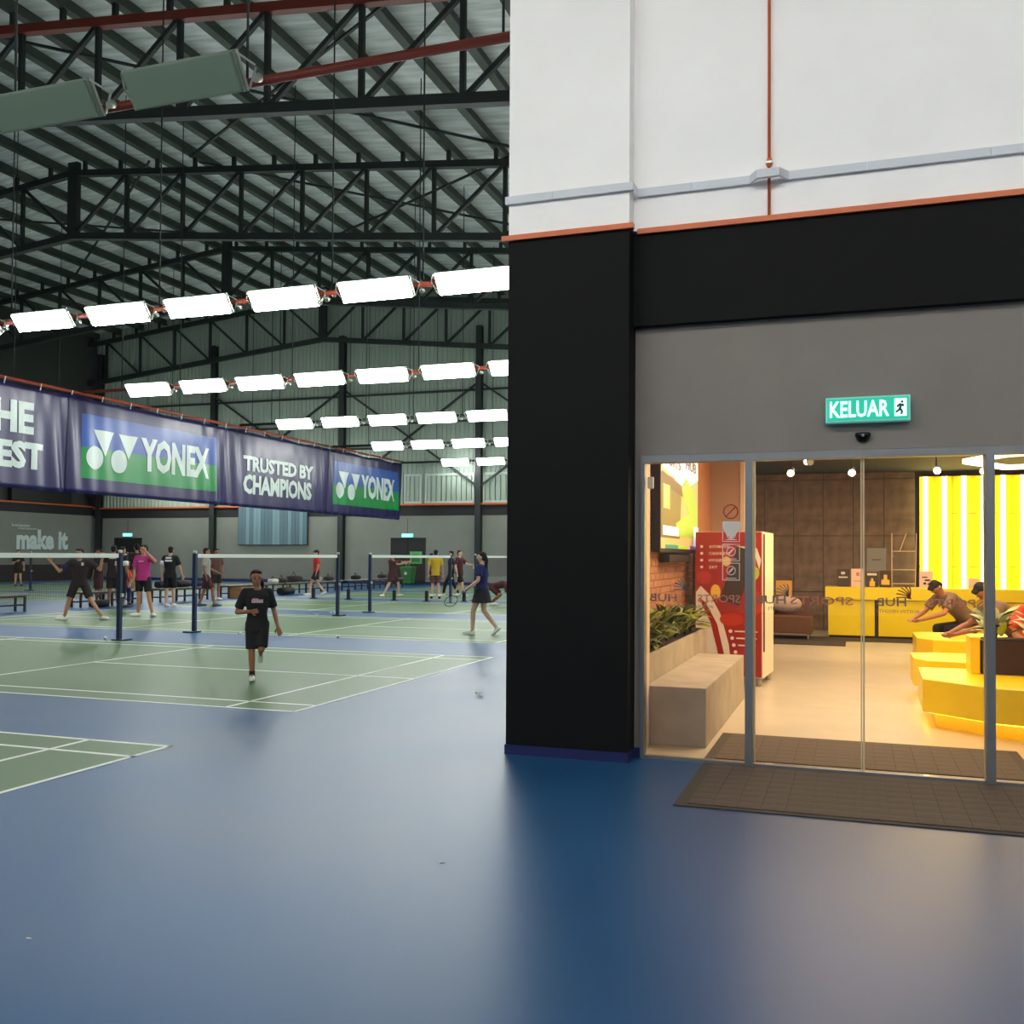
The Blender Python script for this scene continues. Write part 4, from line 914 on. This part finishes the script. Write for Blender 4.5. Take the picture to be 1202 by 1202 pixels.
# spotlights on tracks
def spot_lamp(x, y, z, lab, on=True, rot=0):
    t = thing('track_spotlight', lab, 'lamp', (x, y, z), group='track spotlights under the black lobby ceiling')
    obj('stem', MB().tube((x, y+.12, z+.05), (x, y+.12, 3.34), .012, n=8), M['track'], t)
    obj('head', MB().tube((x, y+.005, z), (x, y+.2, z+.06), .055, .045, n=14), M['track'], t)
    obj('lens', MB().tube((x, y-.004, z-.002), (x, y+.006, z+.001), .045, n=14), M['bulb'] if on else M['bracket'], t)
    if on: light('SPOT', (x, y-.05, z-.02), 60, WARM, .04, rot=(R(55), 0, 0), name='spot_beam', spot=110)
spot_lamp(-.867, 15, 2.80, 'bright track spotlight at the left, above the vending machine side'); spot_lamp(-.011, 15, 2.785, 'bright track spotlight left of the middle glass joint'); spot_lamp(1.126, 15, 2.79, 'bright track spotlight in front of the yellow tube wall'); spot_lamp(1.72, 15.0, 2.77, 'bright track spotlight beside the right glass mullion')
spot_lamp(-.55, 14.0, 2.86, 'unlit track spotlight between the two bright left ones', False); spot_lamp(-.66, 15.6, 3.02, 'small bright spotlight higher up between the left ones', True)
t = obj('ceiling_track', MB().box(-2.6, 4.5, 15.09, 15.15, 3.31, 3.36), M['track']); setp(t, 'black spotlight track along the lobby ceiling', 'track')
b = MB(); rp = [(1.18, 11.9), (1.5, 11.2), (2.6, 10.9), (3.2, 11.6), (2.9, 12.6), (1.7, 12.8)]
t = thing('pendant_light', 'warm glowing faceted ring lamp hanging over the yellow seats', 'lamp', (2.2, 11.8, 2.6))
for i in range(6):
    p, q = rp[i], rp[(i+1) % 6]; obj('glowing_bar', MB().bar((p[0], p[1], 2.63), (q[0], q[1], 2.63), .06, .05), M['ringlight'], t)
    b.tube((p[0], p[1], 2.66), (p[0], p[1], 3.36), .004, n=6)
obj('suspension_wires', b, M['track'], t)
# ------------------------------------------------------------------ people
# a body is built from tapered closed pieces and fused by a voxel remesh into ONE continuous surface
def fuse(name, mb, m, parent, voxel, smooth=3, **k):
    me = bpy.data.meshes.new(name); bmesh.ops.recalc_face_normals(mb.b, faces=mb.b.faces); mb.b.to_mesh(me); mb.b.free()
    o = bpy.data.objects.new(name, me); COL.objects.link(o)
    r = o.modifiers.new('r', 'REMESH'); r.mode = 'VOXEL'; r.voxel_size = voxel; r.use_smooth_shade = True
    s = o.modifiers.new('s', 'SMOOTH'); s.iterations = smooth; s.factor = .5
    dg = bpy.context.evaluated_depsgraph_get(); me2 = bpy.data.meshes.new_from_object(o.evaluated_get(dg))
    bpy.data.objects.remove(o); me2.materials.clear(); me2.materials.append(m)
    for p in me2.polygons: p.use_smooth = True
    n = bpy.data.objects.new(name, me2); COL.objects.link(n); n.parent = parent; setp(n, **k); return n
def limb(mb, pts, rs, n=12):
    """tapered tube through points with round joints"""
    for (p, r1), (q, r2) in zip(zip(pts, rs), list(zip(pts, rs))[1:]):
        mb.tube(p, q, r1, r2, n)
    for p, r_ in zip(pts, rs): mb.ell(p, (r_, r_, r_), 10)
def oval_loft(mb, secs, n=18):
    """secs: centre, side vector, front vector (already scaled)"""
    rings = []
    for c, a, b in secs:
        c, a, b = Vector(c), Vector(a), Vector(b)
        rings.append([c+a*math.copysign(abs(math.cos(t))**.85, math.cos(t))+b*math.sin(t) for t in [2*PI*i/n for i in range(n)]])
    mb.loft(rings)
STD = dict(pel=(0, 0, .93), chest=(0, 0, 1.27), neck=(0, .005, 1.45), head=(0, -.015, 1.60),
           hipL=(.09, 0, .90), hipR=(-.09, 0, .90), knL=(.10, -.01, .49), knR=(-.10, -.01, .49), anL=(.11, .02, .085), anR=(-.11, .02, .085),
           shL=(.17, .0, 1.40), shR=(-.17, .0, 1.40), elL=(.24, .02, 1.12), elR=(-.24, .02, 1.12), wrL=(.25, -.05, .87), wrR=(-.25, -.05, .87),
           toL=(0, -1, 0), toR=(0, -1, 0), hdL=None, hdR=None, side=(1, 0, 0), look=0, nod=0)
def person(lab, loc, rz, height, pose, skin='skin', top='c_black', bottom='c_black', shoes='sh_white', sleeve=.75, leg=.85, top_len=.0, hair='short', skirt=False,
           vox=.014, headscale=1.0, stripes=None, prints=None, group=None, cap=False, width=1.0, socks=None):
    P = dict(STD); P.update(pose); V = {k: (Vector(v) if isinstance(v, tuple) else v) for k, v in P.items()}
    t = local_thing('person', lab, 'person', (loc[0], loc[1], loc[2] if len(loc) > 2 else 0.0), rz, group)
    s = height/1.71; t.scale = (s, s, s)
    side = V['side'].normalized()
    up = (V['neck']-V['pel']).normalized(); front = side.cross(up).normalized()      # points to -Y when upright and side=+X
    if True: front = up.cross(side).normalized()*-1
    # front should point to -Y for side=+X, up=+Z :  X x Z = -Y
    front = side.cross(up).normalized()
    def torso(mb, g, hem=None, w_=width):
        pel, ch, nk = V['pel'], V['chest'], V['neck']; u = up
        S = []
        if hem is not None: S.append((pel-u*hem, side*(.165+g)*w_, front*(.12+g)))
        else: S.append((pel-u*.10, side*.10*w_, front*.08))
        S += [(pel-u*.02, side*(.152+g)*w_, front*(.108+g)), (pel.lerp(ch, .4), side*(.128+g)*w_, front*(.092+g)), (ch, side*(.15+g)*w_, front*(.108+g)), (ch.lerp(nk, .55), side*(.158+g)*w_, front*(.10+g)),
              (ch.lerp(nk, .82), side*(.12+g)*w_, front*(.075+g*.6)), (nk-u*.01, side*(.06+g*.5), front*(.055+g*.4))]
        oval_loft(mb, S)
    b = MB(); torso(b, 0)
    for k in 'LR':
        limb(b, [V['hip'+k], V['hip'+k].lerp(V['kn'+k], .5), V['kn'+k]], [.083*width, .07*width, .052]); c_ = V['kn'+k].lerp(V['an'+k], .3)
        limb(b, [V['kn'+k], c_, V['an'+k]], [.05, .053, .034])
        tov = V['to'+k].normalized(); sd = tov.cross(V['kn'+k]-V['an'+k]).normalized(); u2 = sd.cross(tov).normalized(); u2 = -u2 if u2.dot(V['kn'+k]-V['an'+k]) < 0 else u2; limb(b, [V['an'+k], V['an'+k]+tov*.13-u2*.045], [.036, .03])
        limb(b, [V['neck'].lerp(V['sh'+k], .35)-up*.02, V['sh'+k]], [.05, .052]); limb(b, [V['sh'+k], V['el'+k]], [.05, .037]); limb(b, [V['el'+k], V['el'+k].lerp(V['wr'+k], .3), V['wr'+k]], [.036, .038, .025])
        d = V['hd'+k].normalized() if V['hd'+k] is not None else (V['wr'+k]-V['el'+k]).normalized()
        w0 = V['wr'+k]; pv = d.cross(front); pv = side if pv.length < .1 else pv.normalized(); nv = d.cross(pv).normalized()      # pv spans the palm
        sg = 1 if k == 'L' else -1
        oval_loft(b, [(w0, pv*.024, nv*.017), (w0+d*.04, pv*.036, nv*.017), (w0+d*.085, pv*.040, nv*.014)], 10)
        for i, L in enumerate((.062, .072, .068, .052)):
            f0 = w0+d*.08+pv*(.029-.0193*i); f1 = f0+d*L*.5+pv*(.004-.0027*i)+nv*.006; f2 = f1+d*L*.5+nv*.018
            limb(b, [f0, f1, f2], [.0095, .009, .0075], 8)
        th = w0+d*.03+pv*.03; limb(b, [th, th+d*.03+pv*.028, th+d*.062+pv*.036+nv*.01], [.0125, .011, .009], 8)
    hs = headscale; H = V['head']; nk = V['neck']
    limb(b, [nk-up*.02, nk.lerp(H, .55)], [.052, .05])
    q = Matrix.Rotation(R(P['look']), 3, 'Z') @ Matrix.Rotation(R(P['nod']), 3, 'X')
    hf = Matrix((side, -front, side.cross(-front))).transposed()       # columns: right, back, up of the trunk
    if abs(V['side'].x) > .5 and up.z > .8: hf = Matrix.Identity(3) if V['side'].x > 0 else Matrix.Rotation(PI, 3, 'Z')
    hm = hf @ q
    def hp(x, y, z): return H+hm @ Vector((x*hs, y*hs, z*hs))
    b.ell(hp(0, .008, .025), (.074*hs, .09*hs, .088*hs), 16, hm); b.ell(hp(0, -.012, -.04), (.056*hs, .066*hs, .062*hs), 14, hm); b.ell(hp(0, -.04, -.078), (.03*hs, .026*hs, .02*hs), 10, hm)
    b.ell(hp(0, -.088, -.012), (.013*hs, .018*hs, .022*hs), 10, hm)
    for sx in (-1, 1): b.ell(hp(sx*.076, .012, -.008), (.011*hs, .02*hs, .03*hs), 10, hm)
    body = fuse('body', b, M[skin], t, vox*.85, 2)
    # face
    for sx in (-1, 1):
        obj('eye', MB().ell(hp(sx*.03, -.075, .004), (.011*hs, .008*hs, .007*hs), 8, hm), M['eye'], t)
        obj('eyebrow', MB().ell(hp(sx*.03, -.079, .026), (.017*hs, .007*hs, .004*hs), 8, hm), M['hair'], t)
    obj('mouth', MB().ell(hp(0, -.078, -.05), (.022*hs, .008*hs, .006*hs), 8, hm), M['lips'], t)
    # hair
    b = MB(); b.ell(hp(0, .026, .046), (.080*hs, .084*hs, .078*hs), 16, hm); b.ell(hp(0, .05, .0), (.072*hs, .055*hs, .078*hs), 14, hm); b.ell(hp(.02, -.045, .086), (.05*hs, .034*hs, .024*hs), 10, hm); b.ell(hp(-.03, -.038, .09), (.045*hs, .034*hs, .024*hs), 10, hm)
    if hair == 'long':
        limb(b, [hp(0, .08, .03), hp(.01, .115, -.06), hp(.02, .11, -.2), hp(.02, .1, -.3)], [.04, .042, .036, .018], 10)
    if hair == 'bun':
        limb(b, [hp(.05, .07, -.02), hp(.09, .08, -.06), hp(.10, .08, -.14)], [.035, .035, .018], 10); b.ell(hp(-.065, .02, .0), (.02, .05, .05), 10, hm); b.ell(hp(.065, .02, .0), (.02, .05, .05), 10, hm)
    fuse('hair', b, M['hair'], t, .012, 1)
    if cap:
        b = MB(); b.ell(hp(0, .01, .055), (.09*hs, .1*hs, .075*hs), 14, hm); b.ell(hp(0, -.1, .05), (.06*hs, .06*hs, .012*hs), 12, hm); fuse('cap', b, M['c_black'], t, .012, 1)
    # shirt
    b = MB(); torso(b, .022, hem=.07+top_len)
    for k in 'LR':
        e = V['sh'+k].lerp(V['el'+k], sleeve); limb(b, [V['neck'].lerp(V['sh'+k], .4)-up*.02, V['sh'+k]], [.062, .068]); b.tube(V['sh'+k], e, .068, .074, 14)
    sh = fuse('shirt', b, M[top], t, .015, 3)
    if prints:
        for (x, z, w_, h_, mm, back) in prints:
            yy_ = V['chest']+side*x+up*z+front*(-.137 if back else .137); b2 = MB()
            a, c_ = side*w_/2, up*h_/2; b2.poly([yy_-a-c_, yy_+a-c_, yy_+a+c_, yy_-a+c_], front*(-.008 if back else .008)); obj('shirt_print', b2, M[mm], t)
    if stripes:
        for k in stripes[0]:
            b2 = MB(); e = V['sh'+k].lerp(V['el'+k], .35); e2 = V['sh'+k].lerp(V['el'+k], sleeve+.02); b2.tube(e, e2, .074, .078, 14); obj('sleeve_panel', b2, M[stripes[1]], t)
    # shorts or skirt
    b = MB()
    if skirt:
        S = [(V['pel']+up*.05, side*.16, front*.12), (V['pel']-up*.1, side*.2, front*.165), (V['pel']-up*.26, side*.25, front*.2)]; oval_loft(b, S)
    else:
        oval_loft(b, [(V['pel']+up*.06, side*.155*width, front*.118), (V['pel']-up*.04, side*.175*width, front*.13), (V['pel']-up*.11, side*.15*width, front*.11)])
        for k in 'LR':
            e = V['hip'+k].lerp(V['kn'+k], leg) if leg <= 1 else V['kn'+k].lerp(V['an'+k], leg-1)
            if leg <= 1: b.tube(V['hip'+k], e, .10*width, .092*width, 14); b.ell(V['hip'+k], (.1*width,)*3, 12)
            else: limb(b, [V['hip'+k], V['kn'+k], e], [.098, .068, .056], 14)
    fuse('skirt' if skirt else ('trousers' if leg > 1 else 'shorts'), b, M[bottom], t, .015, 3)
    for k in 'LR':
        tov = V['to'+k].normalized(); a = V['an'+k]; sd = tov.cross(Vector((0, 0, 1)));  sd = side if sd.length < .1 else sd.normalized(); u2 = sd.cross(tov).normalized()
        if u2.dot(V['kn'+k]-V['an'+k]) < 0: u2 = -u2
        b = MB()
        c0 = a-tov*.055-u2*.045; rings = []
        for f, w_, h_ in ((0, .028, .05), (.12, .038, .072), (.35, .040, .07), (.6, .046, .05), (.85, .042, .036), (1, .022, .024)):
            c_ = c0+tov*.27*f; rings.append([c_+sd*w_*x_+u2*(h_*y_-.035+.035) for x_, y_ in ((-1, -.48), (-1, .3), (-.6, .8), (.6, .8), (1, .3), (1, -.48))])
        b.loft(rings); bmesh.ops.subdivide_edges(b.b, edges=b.b.edges[:], cuts=1, use_grid_fill=True)
        obj('shoe', b, M[shoes], t)
        if socks: obj('sock', MB().tube(a-u2*.01, a.lerp(V['kn'+k], .2), .042, .046, 12), M[socks], t)
    return t
F_ = R(19.2)   # turned to face the camera's side of the hall; poses below are seen from there
def ang(x, y): return math.atan2(x, -y)        # rotation that makes a person at (x, y) face the camera
run = person('child in black T-shirt and long black shorts running towards the camera', (-6.88, 10.3), ang(-6.88, 10.3)*-1 if False else math.atan2(6.88, 10.3), 1.36,
   dict(pel=(.0, 0, .90), chest=(0, -.03, 1.22), neck=(.0, -.05, 1.42), head=(-.02, -.07, 1.575), look=8, hipL=(.09, 0, .88), hipR=(-.08, 0, .88), knR=(-.075, -.05, .47), anR=(-.065, .0, .09), knL=(.07, -.12, .50), anL=(.06, .30, .44), toL=(0, .35, -1),
        shL=(.17, 0, 1.37), shR=(-.18, -.02, 1.37), elR=(-.30, .02, 1.06), wrR=(-.10, -.19, 1.08), elL=(.25, .08, 1.08), wrL=(.31, -.02, .84), hdL=(.3, -.2, -1)),
   'skin2', hair='bun', headscale=1.16, vox=.011, leg=.93, top_len=.06, sleeve=.8, prints=[(0, .03, .17, .05, 'print_pink', False), (-.03, .055, .09, .03, 'print_pink', False)], socks='c_black')
def face(x, y): return math.atan2(-x, y)
def P(lab, x, y, turn, h, pose, **k): return person(lab, (x, y), face(x, y)+R(turn), h, pose, **k)
P('man in black T-shirt and dark shorts standing wide with both arms spread', -16.97, 18.2, -15, 1.72,
  dict(pel=(0, 0, .86), chest=(0, -.02, 1.2), neck=(0, -.03, 1.38), head=(.0, -.04, 1.53), hipL=(.1, 0, .83), hipR=(-.1, 0, .83), knL=(.26, -.06, .47), anL=(.50, 0, .085), knR=(-.2, -.08, .47), anR=(-.32, 0, .085), toR=(-.8, -.6, 0), toL=(.8, -.5, 0),
       shL=(.18, 0, 1.34), shR=(-.18, 0, 1.34), elR=(-.42, -.08, 1.12), wrR=(-.58, -.1, 1.32), elL=(.46, -.04, 1.16), wrL=(.50, -.08, 1.42), look=-25), top='c_black', bottom='c_black', prints=[(.1, .1, .05, .07, 'c_white', False)], stripes=('R', 'c_navy'), vox=.013)
P('player in magenta T-shirt with one hand raised to the face', -16.5, 19.8, -25, 1.76,
  dict(anR=(-.14, .05, .085), anL=(.24, -.02, .085), knL=(.16, -.04, .48), toR=(-.6, -.8, 0), toL=(.7, -.7, 0), elL=(.34, -.12, 1.32), wrL=(.14, -.2, 1.56), hdL=(-.6, .1, .6), elR=(-.24, .03, 1.12), wrR=(-.22, -.04, .86), look=-30), top='c_magenta', bottom='c_black', leg=.72, vox=.013, prints=[(0, .05, .12, .03, 'print_pink', False)])
P('player with white lettering on the back of a black T-shirt, by the bench', -18.96, 23.9, 160, 1.76,
  dict(anL=(.08, .08, .085), anR=(-.08, -.06, .085), elR=(-.26, -.06, 1.12), wrR=(-.3, -.12, .9), look=20), top='c_black', bottom='c_black', leg=.9, top_len=.05, prints=[(0, .12, .16, .05, 'c_white', True), (0, .04, .2, .05, 'c_white', True)], stripes=('L', 'c_white'), skin='skin3')
P('player in maroon shorts behind the spread-armed man, nearest the corner door', -21.3, 23.6, -60, 1.68, dict(elL=(.2, -.2, 1.14), wrL=(.12, -.3, 1.2)), top='c_black', bottom='c_maroon', leg=.95, shoes='sh_black', skin='skin2')
P('player in black seen from behind with a white print, left of the first net post', -20.4, 23.2, 175, 1.78, dict(elL=(.3, .0, 1.2), wrL=(.26, .1, 1.42)), top='c_black', bottom='c_black', leg=.95, skin='skin2', prints=[(0, .12, .22, .1, 'c_white', True)], top_len=.06)
P('player in black with a white sleeve, half behind the first net post', -19.75, 22.8, 120, 1.74, dict(), top='c_black', bottom='c_black', leg=1.5, shoes='sh_black', skin='skin2', stripes=('LR', 'c_white'))
P('tall dark-haired player behind the group, head above the net tape', -22.2, 26.3, 200, 1.86, dict(), top='c_black', bottom='c_brown', skin='skin2')
SIT = dict(pel=(0, 0, .52), chest=(0, -.06, .86), neck=(0, -.1, 1.04), head=(0, -.13, 1.19), hipL=(.1, -.02, .52), hipR=(-.1, -.02, .52), knL=(.13, -.42, .5), knR=(-.13, -.42, .5), anL=(.13, -.4, .085), anR=(-.13, -.4, .085),
           shL=(.17, -.08, 1.0), shR=(-.17, -.08, 1.0), elL=(.24, -.18, .76), elR=(-.24, -.18, .76), wrL=(.14, -.4, .62), wrR=(-.14, -.4, .62))
person('person in orange-red top and blue trousers sitting on the bench behind the magenta player', (-20.95, 24.2), face(-21, 24.2)+R(10), 1.68, SIT, top='c_red', bottom='c_blue', leg=1.9, shoes='sh_black', skin='skin2')
P('player in pale grey top and maroon shorts walking behind the second net post', -18.0, 24.3, 80, 1.72, dict(anL=(.10, .2, .085), knL=(.1, .06, .49), anR=(-.1, -.26, .085), knR=(-.1, -.2, .5), wrL=(.22, -.3, 1.0), elL=(.22, -.04, 1.12)), top='c_grey', bottom='c_maroon', leg=.9, shoes='sh_blue', skin='skin2')
P('person in dark top standing beyond the bench left of the cardboard boxes', -20.2, 27.8, 30, 1.72, dict(), top='c_brown', bottom='c_black', leg=.8, skin='skin2')
P('walking player in bright red T-shirt and black cap', -19.3, 32.8, -80, 1.72, dict(anL=(.08, -.28, .085), knL=(.09, -.2, .5), anR=(-.08, .32, .14), knR=(-.09, .05, .49), toR=(0, -1, -.5)), top='c_red', bottom='c_black', leg=.75, skin='skin3', cap=True, stripes=('R', 'c_white'))
P('player in maroon lunging with both arms stretched to the right', -16.4, 33.4, 40, 1.72, dict(pel=(0, 0, .84), chest=(.02, -.02, 1.16), neck=(.0, -.04, 1.34), head=(-.06, -.06, 1.47), hipL=(.1, 0, .82), hipR=(-.1, 0, .82), knR=(-.2, -.05, .45), anR=(-.42, .0, .085), knL=(.22, -.1, .46), anL=(.3, .0, .085), toR=(-1, -.3, 0), toL=(1, -.3, 0),
       shL=(.17, 0, 1.3), shR=(-.15, -.02, 1.3), elL=(.4, -.12, 1.28), wrL=(.62, -.18, 1.3), elR=(.08, -.26, 1.2), wrR=(.34, -.32, 1.24)), top='c_maroon', bottom='c_maroon', leg=.8, skin='skin3', top_len=.08)
P('player in yellow T-shirt and brown shorts seen from behind', -14.1, 32.2, 180, 1.74, dict(anL=(.14, 0, .085), anR=(-.14, 0, .085)), top='c_yellow', bottom='c_brown', leg=.85, skin='skin3', socks='c_white', shoes='sh_black', top_len=.04)
P('player in maroon just left of and behind the one in yellow', -15.1, 34.1, 90, 1.62, dict(), top='c_maroon', bottom='c_maroon', leg=1.2, skin='skin2')
P('player in black walking left, behind the net post near the woman in navy', -14.5, 34.6, -85, 1.72, dict(anL=(.08, -.3, .085), knL=(.09, -.22, .5), anR=(-.08, .3, .1), knR=(-.09, .08, .49)), top='c_black', bottom='c_black', leg=1.8, skin='skin2', shoes='sh_white')
P('player in maroon and black with one arm held out, right of the black-clad walker', -14.0, 34.2, 60, 1.74, dict(elL=(.2, -.22, 1.2), wrL=(.16, -.46, 1.18), anL=(.09, .26, .1), knL=(.1, .04, .49), anR=(-.1, -.22, .085), knR=(-.1, -.18, .5)), top='c_maroon', bottom='c_black', leg=.9, skin='skin3')
woman = P('woman in navy top and black skirt carrying a racket beside the black column', -6.85, 17.9, -110, 1.62,
  dict(side=(1, .0, 0), anL=(.06, -.18, .085), knL=(.07, -.16, .5), anR=(-.07, .30, .16), knR=(-.08, .02, .5), toR=(0, -.7, -.75), elL=(.22, .0, 1.13), wrL=(.2, -.22, .98), elR=(-.26, -.02, 1.14), wrR=(-.22, -.27, 1.0), hdR=(-.1, -.9, -.35), chest=(0, -.01, 1.27), look=0),
  top='c_navy', bottom='c_black', hair='long', skirt=True, sleeve=.7, top_len=.12, vox=.012, skin='skin3', prints=[(.1, .12, .05, .06, 'c_white', False)], stripes=('R', 'c_navy'))
# racket in her hand
t = thing('badminton_racket', 'badminton racket held low by the woman in navy', 'racket', (-7.1, 17.6, .62))
hw = woman.matrix_basis @ Vector((-.22, -.33, .975)); hd = Vector((-.82, -.05, -.57)).normalized()
p0 = hw-hd*.06; p1 = hw+hd*.14; p2 = hw+hd*.36; p3 = hw+hd*.50
obj('grip', MB().tube(p0, p1, .014, .013, 10), M['black'], t); obj('shaft', MB().tube(p1, p2, .004, n=8), M['steel'], t)
b = MB(); uu = Vector((0, 1, 0)); uu = (uu-hd*uu.dot(hd)).normalized(); nn = 26
rg = [p3+hd*.14*math.cos(2*PI*i/nn)+(uu*.6+Vector((.57, 0, -.82))*.8).normalized()*.11*math.sin(2*PI*i/nn) for i in range(nn)]
for i in range(nn): b.tube(rg[i], rg[(i+1) % nn], .006, n=6, caps=False)
obj('head_frame', b, M['black'], t); b = MB()
for i in range(2, nn//2-1): b.tube(rg[i], rg[nn-i], .0012, n=4, caps=False)
ax = (rg[nn//4]-rg[3*nn//4]).normalized()
for i in range(-5, 6):
    L = .13*math.sqrt(max(0, 1-(i/6)**2)); c0 = p3+ax*i*.018; b.tube(c0-hd*L, c0+hd*L, .0012, n=4, caps=False)
obj('strings', b, M['tape'], t, kind='stuff')
P('player in maroon bending forward low, just right of the woman in navy', -10.45, 28.9, 80, 1.66, dict(pel=(0, .25, .60), chest=(0, -.08, .68), neck=(0, -.27, .66), head=(0, -.42, .60), nod=0, hipL=(.1, .25, .56), hipR=(-.1, .25, .56), knL=(.14, .0, .34), anL=(.12, .28, .085), knR=(-.14, .0, .34), anR=(-.12, .28, .085),
       shL=(.17, -.22, .64), shR=(-.17, -.22, .64), elL=(.2, -.28, .36), elR=(-.2, -.28, .36), wrL=(.16, -.4, .16), wrR=(-.16, -.4, .16)), top='c_maroon', bottom='c_maroon', skin='skin2')
P('distant player in black T-shirt at the far left, seen through the net', -36.8, 35.6, 10, 1.66, dict(anL=(.14, 0, .085), wrR=(-.1, -.24, 1.2), elR=(-.24, -.04, 1.1)), top='c_black', bottom='c_black', skin='skin3', leg=.7, shoes='sh_black')
# people in the lobby
LEAN = dict(pel=(0, .15, .52), chest=(0, -.12, .82), neck=(0, -.26, .99), head=(0, -.36, 1.12), nod=25, hipL=(.1, .12, .5), hipR=(-.1, .12, .5), knL=(.14, -.3, .48), knR=(-.14, -.3, .48), anL=(.14, -.26, .085), anR=(-.14, -.26, .085),
            shL=(.17, -.22, .95), shR=(-.17, -.22, .95), elL=(.24, -.44, .72), elR=(-.24, -.44, .72), wrL=(.12, -.72, .62), wrR=(-.12, -.70, .62))
person('seated person in taupe T-shirt bending over the yellow seat with arms stretched forward', (1.86, 13.3, 0.0), R(-75), 1.75, LEAN, skin='skin2', top='c_taupe', bottom='c_black', leg=1.9, vox=.013)
person('person in dark top leaning in behind the one in taupe', (1.55, 16.3, 0.0), R(-60), 1.75, dict(LEAN, pel=(0, .1, .62), head=(0, -.40, 1.08), chest=(0, -.15, .86), neck=(0, -.3, .98), shL=(.17, -.26, .95), shR=(-.17, -.26, .95)), skin='skin2', top='c_taupe', bottom='c_black', leg=1.9)
person('person in orange-red T-shirt sitting with head bent, right of the glass mullion', (1.80, 11.62, 0.0), R(12), 1.72, dict(SIT, nod=30), skin='skin2', top='c_orange', bottom='c_black', leg=1.9)
print('objects', len(bpy.data.objects), 'tris', sum(sum(len(p.vertices)-2 for p in o.data.polygons) for o in bpy.data.objects if o.type == 'MESH'))
for o in bpy.data.objects:
    if '_b' in o: del o['_b']
